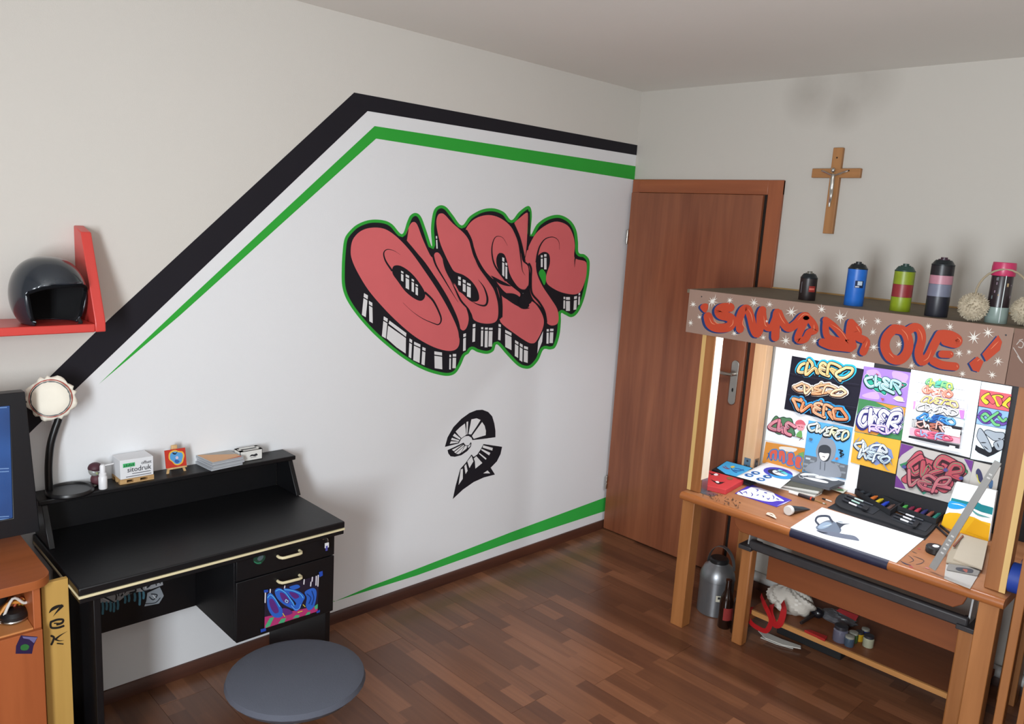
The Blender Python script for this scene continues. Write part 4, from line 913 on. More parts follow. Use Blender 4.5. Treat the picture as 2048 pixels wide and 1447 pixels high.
# apron, inner frame, bars under the table
a0, a1 = px((1466, 1040), -.685), px((1930, 1225), -.685)
ap = [(-.685, a0.y, TZ-.0365), (-.685, a0.y-.012, .575), (-.685, a0.y-.04, .553), (-.685, a1.y+.04, .553), (-.685, a1.y+.012, .575), (-.685, a1.y, TZ-.0365)]
MB().prism(ap, (.020, 0, 0)).build('apron', M_apron, bo, bevel=.003)
M_bar = mat('dark_steel_bar', '3c3a3c', .5, .3, var=.25, scale=30)
MB().box((-.62, -2.13, .462), (-.59, -1.262, .503)).build('tilt_bar', M_bar, bo, bevel=.008)
for y in (-1.225, -2.10):
    lg = MB().box((-.605, y-.052, 0), (-.555, y, .455)).build('inner_leg', M_pine, bo, bevel=.006)
    MB().box((-.63, y-.056, .456), (-.52, y+.004, .475)).build('leg_socket', M_bar, bo, bevel=.003)
    MB().prism([(-.60, y-.03, .476), (-.53, y-.03, .476), (-.53, y-.03, .60), (-.585, y-.03, .60)], (0, .006, 0)).build('hinge_plate', mat('hinge_white', 'b8b8b8', .4, .4), bo)
MB().box((-.51, -2.099, .308), (-.492, -1.309, .424)).build('stretcher_panel', M_apron, bo, bevel=.002)
for y in (-1.232, -2.107): MB().box((-.554, y-.036, .096), (-.12, y-.002, .1215)).build('side_rail', M_apron, bo)
sf = MB().box((-.50, -2.10, .122), (-.09, -1.262, .138)).build('lower_shelf', wood('low_shelf', '6a3a20', '7c482a', 'y', rough=.5), bo)
MB().box((-.512, -2.10, .118), (-.5005, -1.262, .140)).build('shelf_lip', wood('shelf_lip', 'a87440', 'c08a50', 'y'), bo)
SH = .1385
MB().tube([(-.031, RY+.01, .075), (-.031, -.93, .075)], .024, 14).build('heating_pipe', mat('pipe_white', 'c9c9c6', .5))
tag(bpy.data.objects['heating_pipe'], 'pale heating pipe running low along the wall behind the drawing table', 'pipe')
# paint marks on the table
d = Decal((0, 0, TZ), (0, 0, 1), zm(1340, 900, 5.389))
random.seed(3)
for k in range(46):
    x, y = random.uniform(330, 760), 0; y = 430+(x-330)*.32+random.uniform(-25, 75)
    d.stroke([(x, y), (x+random.uniform(-18, 18), y+random.uniform(-14, 14)), (x+random.uniform(-22, 22), y+random.uniform(-18, 18))], random.uniform(3, 8), random.choice(['4a3626', '5a4030', '3a3030']), taper=2)
for k in range(26):
    x = random.uniform(900, 1560); y = 560+(x-900)*.30+random.uniform(-60, 90)
    d.stroke([(x, y), (x+random.uniform(-22, 22), y+random.uniform(-14, 14))], random.uniform(3, 7), random.choice(['6a4a34', 'c8b49a', '8a4a3a', '4a3a34']), smooth=False, taper=2)
for q in ([(1050,690),(1100,700),(1130,730),(1090,720)],[(1040,700),(1080,715),(1140,745)]): d.stroke(q, 12, 'ddd2c2')
d.build('paint_marks', top, 'dried paint and ink marks')
d = Decal((0, 0, TZ), (0, 0, 1), zm(1660, 920, 5.278))
for q, w_, c_ in (([(820,1000),(860,1030),(880,1060),(830,1080)],9,'4a4044'),([(870,1010),(930,1030),(990,1060),(960,1090)],8,'5a4844'),([(740,1060),(790,1090),(860,1110)],10,'3c3a4e'),([(900,1100),(960,1090),(1000,1060)],7,'54484c'),([(920,930),(960,940)],14,'b8544a'),([(830,1110),(880,1140)],18,'a8504c'),([(1000,1130),(1050,1150)],12,'c07a7a'),([(860,960),(920,985)],7,'6a5448')): d.stroke(q, w_, c_, taper=2)
d.build('paint_marks', top)

# ------------------------------------------------------------------ drawings hung on the panel
DX = BPX-.0012
ZB = zm(1700, 700, 4.825)
def hang(name, z, corners, bg, label, cat='drawing', x=None, th=.004, group=None):
    x = DX if x is None else x
    o = quad([px(u, x) for u in (z(corners) if z else corners)], (-th, 0, 0)).build(name, paint(bg), smooth=0); tag(o, label, cat, group)
    return o, Decal((x-th, 0, 0), (-1, 0, 0), z)
def letters(d, shapes, fill, line, glow=None, gw=26, lw=7):
    if glow:
        for q in shapes: d.stroke(q, gw, glow, closed=True)
        d.lay(d.k+1)
    for q in shapes: d.stroke(q, lw*2.2, line, closed=True)
    d.lay(d.k+1)
    for q in shapes: d.poly(q, fill, True)
    d.lay(d.k+1); return d
TPL = {'O': [(.5,1),(.1,.7),(.1,.3),(.5,0),(.9,.3),(.9,.7),(.55,1)], 'W': [(0,1),(.2,0),(.5,.6),(.8,0),(1,1)], 'E': [(.9,.95),(.3,1),(.1,.7),(.5,.5),(.1,.3),(.3,0),(.95,.05)],
       'R': [(.1,0),(.15,1),(.8,.95),(.8,.55),(.3,.5),(.9,0)], 'D': [(.15,.05),(.15,1),(.7,.9),(.95,.5),(.7,.1),(.2,0)], 'S': [(.9,.9),(.4,1),(.1,.75),(.5,.5),(.9,.25),(.5,0),(.05,.1)],
       'A': [(0,0),(.5,1),(1,0),(.72,.4),(.25,.4)], 'K': [(.1,1),(.1,0),(.15,.45),(.9,1),(.4,.5),(.95,0)], 'N': [(.05,0),(.1,1),(.85,0),(.95,1)]}
def wild(d, a, b, h, word, fills, line, glow=None, w=.27, hi=None, shear=.15, sd=1, rot=.4):
    rnd = random.Random(sd); A, B = Vector(a), Vector(b); A, B = A.lerp(B, .06), B.lerp(A, .06); h *= .92; n = len(word); step = (B-A)/n; al = step.normalized(); up = Vector((al.y, -al.x)); L = []
    for i, ch in enumerate(word):
        o = A+step*(i+.5); s_ = 1+rnd.uniform(-.12, .15); r = rnd.uniform(-rot, rot); wd = step.length*1.5*s_; hh = h*s_
        q = []
        for x, y in TPL[ch]:
            x += rnd.uniform(-.13, .13); y += rnd.uniform(-.13, .13)
            xx = (x-.5)*wd+shear*(y-.5)*hh; yy = (y-.5)*hh+r*(x-.5)*wd
            p = o+al*xx+up*yy; q.append((p.x, p.y))
        L.append(q)
    if glow:
        for q in L: d.stroke(q, h*(w+.42), glow)
    for q in L: d.stroke([(x-h*.05, y+h*.09) for x, y in q], h*(w+.16), line)
    for i, q in enumerate(L):
        f = fills[i % len(fills)]
        d.stroke(q, h*(w+.11), line); d.stroke(q, h*w, f)
        if hi: d.stroke([(x-h*.03, y-h*.05) for x, y in q[:-1]], h*.045, hi, taper=2)
        d.stroke([(x+h*.05, y+h*.06) for x, y in q[1:]], h*.04, line, taper=2)
G = 'drawings on the booth panel'
# 1 three pieces on black
o, d = hang('poster', ZA, [(988,247),(1682,376),(1578,930),(912,758)], '191826', 'black poster with three orange graffiti pieces one above another', 'poster', group=G)
wild(d, (1035,345), (1565,420), 105, 'OWERO', ['e8c48a', 'e2b878'], '15121a', '2fb4e0', hi='f6e6c0', sd=2)
wild(d, (1005,535), (1530,610), 78, 'OWERO', ['eab28a', 'efc8a0', 'e0a070'], '3a1c18', 'e9e4dc', hi='f8e0c8', sd=3)
wild(d, (985,690), (1545,825), 100, 'OWERO', ['e2966a', 'dc8458', 'e8a884'], '1a1418', '3a9ad6', hi='f4c8a8', sd=4)
for q in ([(985,410),(1200,455),(1650,520)],[(950,610),(1250,680),(1620,740)]): d.stroke(q, 5, '2c2a3a')
d.build('print', o)
# 2
o, d = hang('framed_drawing', ZA, [(765,770),(1148,860),(1110,1135),(728,1055)], 'dfe9ee', 'white sheet with pink and green letters and a doodle in a pink hat', group=G)
letters(d, [[(790,880),(830,830),(860,850),(900,840),(930,850),(980,860),(1000,960),(1010,1010),(960,1010),(920,990),(860,1000),(810,970),(780,930)]], '4f7a58', '2c4434')
wild(d, (785,905), (1000,960), 95, 'OWE', ['d88a96', 'cf7c8c'], '5a2a3a', hi='5a8a90', sd=5, w=.3)
d.poly([(1035,895),(1090,890),(1110,930),(1090,965),(1050,960),(1030,930)], 'd8909a', True); d.poly([(1030,1000),(1070,965),(1085,990),(1080,1035),(1040,1030)], '6aa05a', True); d.lay(d.k+1)
d.poly([(1020,905),(1035,870),(1075,862),(1105,880),(1120,915),(1080,905)], 'c8606e', True)
for q in ([(1050,925),(1065,930)],[(1080,930),(1090,935)],[(1000,1020),(1050,1030),(1100,1050)],[(1060,1060),(1090,1030)]): d.stroke(q, 6, '6a3a3a')
d.build('print', o)
# 3 hooded figure
o, d = hang('framed_drawing', ZA, [(1150,868),(1572,940),(1500,1440),(1085,1360)], '5aa6dc', 'blue drawing of a figure in a grey hood in front of a brick wall', group=G)
d.poly([(1108,1200),(1210,1220),(1525,1300),(1503,1435),(1088,1355)], '6a6e74')
for x, y in ((1140,1235),(1180,1260),(1120,1290),(1420,1290),(1470,1310),(1430,1350),(1380,1320),(1480,1370),(1160,1320),(1110,1330)): d.lay(1).poly([(x-22,y-12),(x+24,y-4),(x+20,y+14),(x-24,y+6)], random.choice(['b8c6d0','8a9096','4a5058']))
d.lay(2).poly([(1255,1060),(1290,1010),(1330,1040),(1380,1060),(1410,1130),(1395,1220),(1360,1270),(1430,1310),(1440,1420),(1130,1365),(1150,1290),(1225,1260),(1215,1160)], '8a8f98', True)
d.lay(3).poly([(1245,1130),(1280,1105),(1330,1110),(1362,1150),(1350,1230),(1320,1265),(1270,1255),(1240,1200)], '3a3e44', True)
d.lay(4).poly([(1250,1180),(1300,1185),(1345,1190),(1325,1240),(1290,1258),(1260,1235)], 'efeaea', True); d.stroke([(1280,1215),(1300,1218),(1298,1225)], 6, '3a3034')
d.stroke([(1262,1265),(1258,1340)], 5, '3e444c').stroke([(1305,1275),(1300,1350)], 5, '3e444c')
d.lay(1)
wild(d, (1160,925), (1290,965), 85, 'OW', ['dfe4d8'], '15151c', hi='a8b8b0', sd=6, w=.25)
wild(d, (1300,965), (1545,1020), 95, 'EREO', ['dfe4d8', 'e8e6b8'], '15151c', hi='a8b8b0', sd=8, w=.22)
for q in ([(1440,1150),(1480,1160),(1450,1180),(1490,1195),(1455,1215)],[(1460,1150),(1465,1220)]): d.stroke(q, 10, '15151c')
d.poly([(1405,1230),(1430,1220),(1440,1240),(1415,1250)], 'c06a4a'); d.poly([(1160,1035),(1190,1045),(1180,1065),(1158,1055)], '5a6a80', True)
d.build('print', o)
# 4 orange
o, d = hang('framed_drawing', ZA, [(735,1075),(1112,1140),(1080,1368),(700,1275)], 'c8863a', 'orange drawing with blue outlined arching letters', group=G)
d.poly([(880,1120),(1030,1140),(990,1175),(870,1150)], 'd8d0c4', True)
letters(d, [[(770,1200),(790,1160),(840,1160),(835,1240),(815,1240),(815,1190),(795,1195),(785,1250)],[(860,1170),(910,1170),(920,1260),(895,1275),(890,1200),(870,1260)],[(950,1190),(990,1185),(1000,1220),(985,1240),(1000,1290),(960,1300),(935,1280),(950,1240)],[(1030,1220),(1070,1225),(1075,1260),(1060,1280),(1068,1325),(1030,1320),(1015,1280)]], 'c85a4a', '3f78b0', lw=10)
d.stroke([(740,1250),(765,1200),(750,1180)], 14, '2f5a90', taper=2); d.lay(1).poly([(1040,1190),(1100,1170),(1100,1230)], '6a9a5a')
d.build('print', o)
# 5 purple
o, d = hang('framed_drawing', ZB, [(137,153),(590,215),(543,550),(93,462)], '9a78c8', 'purple drawing with pale teal letters and a small ringed planet', group=G)
for q in ([(160,200),(260,190),(300,260),(200,280)],[(420,200),(560,240),(520,320),(420,270)],[(120,430),(250,400),(280,470),(160,460)]): d.poly(q, 'b89ad8', True)
d.lay(1); letters(d, [[(150,260),(170,240),(195,280),(240,265),(290,270),(340,300),(400,290),(450,310),(540,325),(520,350),(440,380),(360,385),(340,425),(300,400),(260,390),(210,350),(165,320)]], '2fa088', '20383c', 'd8e4f0', 24)
wild(d, (150,300), (520,355), 92, 'OWER', ['a8d4dc', '9cc8d0'], '1c3a3c', hi='e4f4f6', sd=9, w=.3)
d.poly([(435,455),(470,440),(515,460),(515,490),(470,490),(440,475)], 'ead8a0', True); d.stroke([(425,460),(470,485),(530,492)], 7, 'd8c8e0')
for q in ([(255,215),(285,235),(265,240)],[(300,455),(340,465),(320,490)],[(500,320),(535,335),(510,345)]): d.poly(q, 'a04a60')
d.build('print', o)
# 6 green/orange
o, d = hang('framed_drawing', ZB, [(90,465),(540,548),(498,868),(45,782)], '3f7a4e', 'green and orange drawing with big white bubble letters', group=G)
d.poly([(250,500),(538,555),(525,640),(380,560)], 'c8883a'); d.poly([(62,660),(140,700),(300,780),(260,820),(48,780)], 'c8883a')
d.lay(1); letters(d, [[(80,630),(110,590),(170,545),(260,560),(330,560),(380,590),(440,560),(500,570),(508,690),(470,710),(500,740),(430,800),(380,750),(330,790),(270,750),(190,740),(130,700),(90,680)]], 'eceaf4', '2c2a6a', 'f4f4f8', 20)
wild(d, (85,640), (500,690), 165, 'OWER', ['eceaf4', 'f4f2fa'], '2c2a6a', hi='c8b8e8', sd=10, w=.22)
wild(d, (180,745), (480,775), 60, 'ROW', ['d8c0ea'], '3a2a7a', sd=11, w=.3)
d.build('print', o)
# 7 yellow
o, d = hang('framed_drawing', ZB, [(48,788),(495,870),(440,1192),(8,1078)], 'd9a53c', 'yellow drawing with silver blue chrome letters', group=G)
d.poly([(180,920),(260,880),(400,960),(420,1040),(250,1110),(150,1030)], '7a8ab8')
d.lay(1)
wild(d, (55,905), (370,985), 92, 'OWER', ['d4e4ec', 'e4eef2'], '3a4258', hi='8aa0c0', sd=12, w=.24)
wild(d, (90,985), (410,1060), 85, 'WERO', ['d4e4ec', 'c4d8e8'], '3a4258', hi='5a4a28', sd=13, w=.24)
for q in ([(330,1090),(370,1150),(400,1155)],[(60,880),(90,850),(100,830)],[(390,1060),(420,1110)]): d.stroke(q, 16, '8088a0', taper=1)
d.build('print', o)
# 8 white sheet with strips
o, d = hang('poster', ZB, [(595,185),(1270,300),(1158,1035),(500,872)], 'eef4f8', 'large white poster with seven small graffiti strips', 'poster', group=G)
def strip(y0, y1, xa, xb, bg, cols, wd='OWERO'):
    sl = .172
    def yy(x, y): return y+(x-640)*sl
    if bg: d.lay(0).poly([(xa,yy(xa,y0)),(xb,yy(xb,y0)),(xb-6,yy(xb,y1)),(xa-6,yy(xa,y1))], bg)
    m = (y0+y1)/2
    d.lay(1); wild(d, (xa+30, yy(xa+30, m)), (xb-70, yy(xb-70, m)), (y1-y0)*.78, wd, cols[0], cols[1], sd=int(y0), w=.26, hi=cols[2] if len(cols) > 2 else None)
random.seed(11)
strip(245, 330, 690, 1080, None, (['8fd08a', 'c8dc6a', '6ac8b0'], '3a8a7a'), 'OWERO')
strip(325, 405, 665, 1075, None, (['f0c0b0', 'e89a84', 'f4e0d8'], 'c05a48'), 'OWERO')
strip(410, 490, 655, 1140, 'e6daf0', (['f0dc8a', 'e8d070'], '5a4a78'), 'OWERO')
strip(492, 570, 640, 1130, 'f2f4f6', (['f4f6f8', 'eef0f4'], '2a2a30'), 'OWERO')
strip(582, 655, 630, 1115, 'd4eaf4', (['3f88d0', '6ab0e4', '2a5aa0'], '1f3a70'), 'OWERO')
strip(660, 735, 618, 1095, '2a262c', (['d8a8a0', 'f0e8e6', 'b06a5a'], '3a2020'), 'OWERO')
strip(742, 815, 600, 1085, 'eaa0b0', (['e0607a', '8aa8d0'], '8a3a58'), 'OWERO')
d.lay(1).poly([(1075,565),(1130,572),(1118,655),(1090,650)], 'b87ac8'); d.lay(1).poly([(640,480),(660,485),(650,560),(632,560)], 'c88ac0')
d.lay(1).poly([(945,735),(1095,760),(1080,830),(935,800)], 'eef2f4')
for k in range(6): d.lay(1).poly([(620+k*9, 660), (624+k*9, 661), (620+k*9, 728), (616+k*9, 727)], 'f2f2f4')
d.lay(1).poly([(592,812),(1080,905),(1076,940),(590,832)], '26262c'); d.lay(2).poly([(985,905),(1040,915),(1038,932),(980,922)], 'e4e4e4')
for y0 in (300, 398, 480): d.lay(1).stroke([(665, y0), (1130, y0+80)], 3, '3a3a44', smooth=False)
d.build('print', o)
# white strip, red, blue, grey
o, d = hang('paper_strip', ZB, [(1275,302),(1566,350),(1556,424),(1264,374)], 'eef3f6', 'blank white strip of paper above the red knot drawing', 'paper')
o, d = hang('framed_drawing', ZB, [(1262,376),(1560,425),(1535,590),(1245,535)], 'd8606a', 'red drawing with yellow edged angular letters', group=G)
letters(d, [[(1265,460),(1330,410),(1350,430),(1310,465),(1340,500),(1310,520)],[(1340,480),(1370,440),(1440,430),(1480,450),(1440,480),(1460,530),(1420,540),(1400,490),(1370,510)],[(1470,520),(1540,450),(1550,480),(1510,520),(1535,560),(1500,545)]], 'e8c43a', '3a2a30', lw=6)
letters(d, [[(1300,465),(1345,430),(1370,450),(1400,500),(1370,515),(1330,470)],[(1410,450),(1450,455),(1470,500),(1450,530)]], 'd85a62', '5a2a30', lw=4)
d.build('print', o)
o, d = hang('framed_drawing', ZB, [(1245,542),(1535,594),(1505,760),(1220,705)], '8ab0e4', 'pale blue drawing with purple and green interlaced bands', group=G)
for q, c_ in (([(1240,640),(1280,590),(1340,600),(1360,640)],'6a4aa0'),([(1240,640),(1290,690),(1350,690),(1400,640),(1450,620)],'6a4aa0'),([(1420,690),(1470,710),(1505,700)],'6a4aa0'),([(1270,640),(1310,610),(1360,660),(1400,710),(1440,720)],'6cb878'),([(1275,645),(1310,680),(1370,640),(1430,600)],'6cb878'),([(1440,640),(1480,680),(1510,660)],'6cb878')):
    d.stroke(q, 34, '2a2a50'); d.lay(d.k+1).stroke(q, 24, c_); d.lay(d.k+1)
d.build('print', o)
o, d = hang('framed_drawing', ZB, [(1220,710),(1505,764),(1445,1097),(1165,1045)], 'd8e8f2', 'pale sheet with grey and black block letters', group=G)
d.poly([(1215,910),(1240,930),(1330,970),(1440,880),(1470,960),(1380,1010),(1330,1030),(1240,990),(1205,960)], '1c1e24')
d.lay(1); letters(d, [[(1235,790),(1255,755),(1290,790),(1340,880),(1370,960),(1350,985),(1310,960),(1260,890),(1230,840)],[(1300,790),(1330,770),(1400,790),(1485,800),(1480,850),(1400,870),(1340,830)],[(1390,900),(1440,870),(1480,870),(1470,950),(1420,960)]], '9aa4ae', '1c1e24', lw=6)
for q in ([(1260,890),(1320,890)],[(1290,920),(1340,960)],[(1420,890),(1440,940)],[(1430,850),(1460,855)]): d.stroke(q, 10, '1c1e24', taper=2)
d.build('print', o)
# 12 large red on grey, purple corners
o, d = hang('poster', None, [(1802.6,885.5),(1947.7,920.7),(1930,1013),(1789.8,975)], 'b0aca8', 'large grey poster with dusky red graffiti and purple corners', 'poster', group=G)
d.z = ZB
d.poly([(495,898),(620,930),(500,1010),(470,1050)], '6a3a80'); d.poly([(1100,1045),(1190,1068),(1170,1180),(1140,1120)], '6a3a80'); d.poly([(445,1200),(500,1270),(540,1340),(432,1318)], '6a3a80')
d.lay(1); letters(d, [[(580,1050),(640,985),(690,975),(720,1030),(800,1065),(900,1085),(1010,1050),(980,1100),(1100,1140),(1130,1180),(1060,1230),(980,1230),(1000,1290),(930,1370),(860,1350),(800,1280),(720,1240),(640,1250),(540,1280),(500,1240),(560,1180),(520,1120)]], 'b0505c', '3a2a30', lw=7)
for q, c_ in (([(480,1100),(560,1070),(540,1120),(500,1130)],'3a7a54'),([(1070,1100),(1110,1100),(1140,1190),(1100,1170)],'3a7a54'),([(620,1280),(720,1300),(780,1350),(710,1390),(660,1340)],'3a8a74')): d.poly(q, c_)
wild(d, (560,1110), (1110,1180), 190, 'OWER', ['b0505c', 'a84854'], '3a2228', hi='4a8a64', sd=14, w=.26)
wild(d, (560,1235), (980,1310), 110, 'WER', ['b86470', 'b05a66'], '4a2a34', hi='5a9a7a', sd=15, w=.28)
for c_ in ((930,1150),(1080,1230),(530,1120)): d.poly([(c_[0]+22*math.cos(a), c_[1]+18*math.sin(a)) for a in range(6)], '4a4a80', True)
d.build('print', o)
o, d = hang('framed_drawing', None, [(1949,921.5),(2002,934),(1992,990),(1936,976)], 'b8b4ae', 'small grey drawing of leaf shapes beside the large grey poster', group=G)
d.z = ZB
d.poly([(1215,1170),(1240,1140),(1270,1180),(1285,1260),(1260,1290),(1225,1230)], '3a3a5a', True); d.stroke([(1225,1200),(1240,1260),(1270,1290)], 9, 'c8c04a'); d.poly([(1340,1250),(1380,1260),(1370,1330),(1340,1320)], '4a6a90', True)
d.build('print', o)

# ================================================================== things on the table
ZC = zm(1340, 900, 5.389); ZD = zm(1660, 920, 5.278)
def slab(name, z, pts, ztop, th, m, parent=None, bevel=0):
    return quad([pz(u, ztop) for u in (z(pts) if z else pts)], (0, 0, -th)).build(name, m, parent, bevel=bevel, smooth=0)
P_red = mat('red_canvas', 'c23438', .6)
# red canvas
o = slab('red_canvas', ZC, [(415,212),(795,318),(604,425),(372,372)], TZ+.024, .0235, P_red, bevel=.002); tag(o, 'small red canvas box lying at the foot of the booth post', 'canvas')
d = Decal((0, 0, TZ+.024), (0, 0, 1), ZC)
for q in ([(415,240),(470,262),(540,262)],[(435,268),(490,255),(530,270)],[(440,315),(500,345),(595,345)],[(470,335),(520,360),(580,350)]): d.stroke(q, 12, '2a1a1e', taper=2)
d.poly([(470,262),(500,250),(520,268),(490,275)], 'e8d8d8', True); d.poly([(490,335),(520,335),(530,352),(505,352)], 'e8d8d8', True); d.poly([(608,300),(640,288),(680,300),(670,318),(630,318)], '8a5a3a', True)
d.build('painted_marks', o)
# blue canvas
o = slab('blue_canvas', ZC, [(612,114),(892,190),(740,300),(452,208)], TZ+.014, .0135, paint('1b1c22')); tag(o, 'blue canvas with black edges behind the red canvas', 'canvas')
d = Decal((0, 0, TZ+.014), (0, 0, 1), ZC)
d.poly([(612,118),(885,192),(735,290),(600,255),(505,190)], '48a8dc')
d.lay(1)
for q, c_, w_ in (([(570,180),(610,200),(640,200)],'8a3a50',8),([(590,170),(620,195)],'8a3a50',6),([(690,215),(740,225),(790,210)],'2a5a9a',10),([(700,195),(750,205),(800,225)],'2f6ab0',8),([(660,200),(690,230),(720,240)],'2a5a9a',8)): d.stroke(q, w_, c_)
d.poly([(650,180),(680,170),(700,182),(670,195)], 'd8c05a', True)
d.build('painted_marks', o)
# stack of magazines and sketch pads, bottom to top
stack = [('sketch_pad', [(900,330),(1150,270),(1640,455),(1560,495)], .006, 'd8d6d0', 'thin white sketch pad at the bottom of the paper stack', 'pad'),
         ('magazine', [(880,320),(1130,250),(1650,430),(1580,470)], .008, '8a8a86', 'grey magazine low in the paper stack on the drawing table', 'magazine'),
         ('sketch_pad', [(870,310),(1120,235),(1660,410),(1600,450)], .008, 'c9c9c4', 'light sketch pad in the middle of the paper stack', 'pad'),
         ('magazine', [(860,300),(1110,225),(1650,395),(1640,430)], .008, '5a5a52', 'dark magazine in the upper paper stack', 'magazine')]
zz = TZ+.0005
for nm, q, th, c_, lab, cat in stack:
    o = slab(nm, ZC, q, zz+th, th-.0003, paint(c_)); tag(o, lab, cat, 'paper stack on the drawing table'); zz += th
o = slab('dark_folder', ZC, [(700,300),(850,255),(1000,300),(860,370)], TZ+.010, .0095, paint('2c2e34')); tag(o, 'dark folder under the white sheet with blue ovals', 'folder')
o = slab('colour_sheet', ZC, [(1690,400),(1890,335),(1985,365),(1868,462)], TZ+.012, .0012, paint('c8c8b8')); tag(o, 'sheet with pink and green print sticking out of the paper stack', 'paper')
d = Decal((0, 0, TZ+.012), (0, 0, 1), ZC)
for q, c_ in (([(1800,400),(1880,360),(1940,370),(1880,410)],'c06a80'),([(1790,430),(1850,415),(1870,440)],'5a7a50'),([(1850,380),(1920,350),(1960,362),(1900,392)],'e0dce0')): d.poly(q, c_, True)
d.build('print', o)
o = slab('grey_canvas', ZC, [(1300,298),(1440,232),(1908,332),(1720,402)], zz+.014, .0135, paint('55585e')); tag(o, 'grey canvas with white cloud shapes on top of the paper stack', 'canvas')
for q in ([(1400,262),(1450,245),(1520,250),(1560,255),(1610,268),(1580,278),(1500,272),(1440,275)],[(1560,285),(1640,272),(1720,285),(1800,305),(1810,325),(1750,330),(1680,310),(1600,305)],[(1440,290),(1520,295),(1600,310),(1700,340),(1690,355),(1600,340),(1500,315)]):
    d = Decal((0, 0, zz+.014), (0, 0, 1), ZC); d.poly(q, 'eceef0', True); d.build('painted_cloud', o)
for q in ([(1390,270),(1400,295),(1440,305),(1430,280)],[(1490,280),(1560,290)]):
    d = Decal((0, 0, zz+.014), (0, 0, 1), ZC, base=.0012); d.stroke(q, 6, 'c8ccd0'); d.build('painted_line', o)
# white sheet with ovals, slightly domed over the stack
cs_ = [pz(u, zz+.006) for u in ZC([(1108,97),(1402,238),(1185,410),(716,283)])]
mb = MB(); nu, nv = 10, 8; vs = []
zf = lambda a, b: zz+.0035+.010*math.sin(math.pi*a)*(1-b)-.012*b*(1-a)*.6
for j in range(nv+1):
    for i in range(nu+1):
        a, b = i/nu, j/nv
        p = cs_[0].lerp(cs_[1], a).lerp(cs_[3].lerp(cs_[2], a), b); p.z = zz+.0065; vs.append(p)
o = mb.add(vs, [(j*(nu+1)+i, (j+1)*(nu+1)+i, (j+1)*(nu+1)+i+1, j*(nu+1)+i+1) for j in range(nv) for i in range(nu)]).build('logo_sheet', paint('eef0f2'), solid=.0006); tag(o, 'white sheet printed with one large and four small blue ovals', 'paper')
d = Decal((0, 0, zz+.0072), (0, 0, 1), ZC)
def ov(c_, a, b, ang, col, k):
    d.lay(k).poly([(c_[0]+a*math.cos(t)*math.cos(ang)-b*math.sin(t)*math.sin(ang), c_[1]+a*math.cos(t)*math.sin(ang)+b*math.sin(t)*math.cos(ang)) for t in [i*.3142 for i in range(20)]], col)
ov((1165,240),160,52,.16,'4a4ab8',0); ov((1200,270),130,38,.16,'3a9ade',1); ov((1150,243),98,32,.2,'262a3e',2); ov((1185,250),85,26,.25,'e8f0f4',3); ov((1220,240),60,12,.5,'5ad0d8',4)
d.lay(5).stroke([(1110,200),(1180,240),(1250,275)], 8, '2a6a90', taper=2).stroke([(1120,250),(1190,235),(1260,225)], 7, '262a3e', taper=2)
for c_ in ((922,245),(852,270),(1050,285),(978,315)): ov(c_,50,18,.1,'3a7ac0',0); ov(c_,36,11,.1,'24407a',1); ov((c_[0]+4,c_[1]+2),24,7,.2,'dfe8f0',2)
d.build('print', o)
# purple sheet
o = slab('purple_sheet', ZC, [(870,364),(1314,537),(1150,610),(700,463)], TZ+.0016, .0011, paint('4836a8')); tag(o, 'purple sheet with white graffiti lettering on the table', 'drawing')
d = Decal((0, 0, TZ+.0016), (0, 0, 1), ZC)
d.poly([(760,440),(830,420),(880,398),(960,405),(1040,430),(1110,455),(1140,490),(1230,545),(1160,545),(1100,555),(1030,550),(960,535),(880,515),(800,495),(720,470)], 'eceaf4', True)
d.poly([(1150,600),(1240,560),(1300,540),(1230,580)], 'b8b4e0')
d.lay(1)
for q in ([(780,460),(820,450),(830,480)],[(870,455),(890,480),(870,500)],[(920,425),(950,430),(930,450)],[(930,490),(960,480)],[(990,490),(1010,500),(1000,515)],[(1040,515),(1060,530),(1080,510)],[(1010,455),(1050,465)],[(1100,480),(1120,510),(1110,535)],[(1140,520),(1180,540)],[(740,440),(790,480)]): d.stroke(q, 10, '34349a', taper=2)
d.build('print', o)
# drawing paper with kettle
o = slab('black_mat', ZD, [(-30,500),(160,390),(1140,690),(1000,845)], TZ+.0007, .0005, mat('mat_black', '16171c', .7)); tag(o, 'thin black mat under the pencil case and drawing paper', 'mat')
KP = [(1644,1014),(1848,1077),(1793,1124),(1581,1054)]
o = slab('drawing_paper', None, KP, TZ+.0030, .0022, paint('f0f1f3')); tag(o, 'large white drawing paper with a grey kettle sketch over the taped table edge', 'drawing')
d = Decal((0, 0, TZ+.0030), (0, 0, 1), ZC)
d.poly([(1570,830),(1620,790),(1680,760),(1740,755),(1800,790),(1845,850),(1830,890),(1780,905),(1680,895),(1610,870)], '6a7484', True)
d.poly([(1580,860),(1700,870),(1860,900),(1990,925),(2040,975),(1960,965),(1840,945),(1700,915),(1610,885)], '6a7080', True)
d.lay(1).poly([(1620,800),(1680,775),(1740,790),(1700,830),(1630,850),(1590,835)], '8fa0b4', True)
d.poly([(1790,775),(1850,790),(1940,793),(1880,805),(1830,850),(1845,870),(1820,830)], '3e4450', True)
d.stroke([(1600,800),(1570,760),(1590,720),(1650,708),(1710,715),(1730,745),(1750,770)], 22, '3c4250')
d.lay(2).stroke([(1640,830),(1700,815),(1750,800)], 8, 'c8d4e0', taper=2).stroke([(1590,870),(1650,890),(1700,895)], 8, '262a34', taper=2).stroke([(1800,765),(1870,780)], 8, '9aa8b8', taper=2)
d.build('kettle_sketch', o, 'grey brush drawing of a kettle')
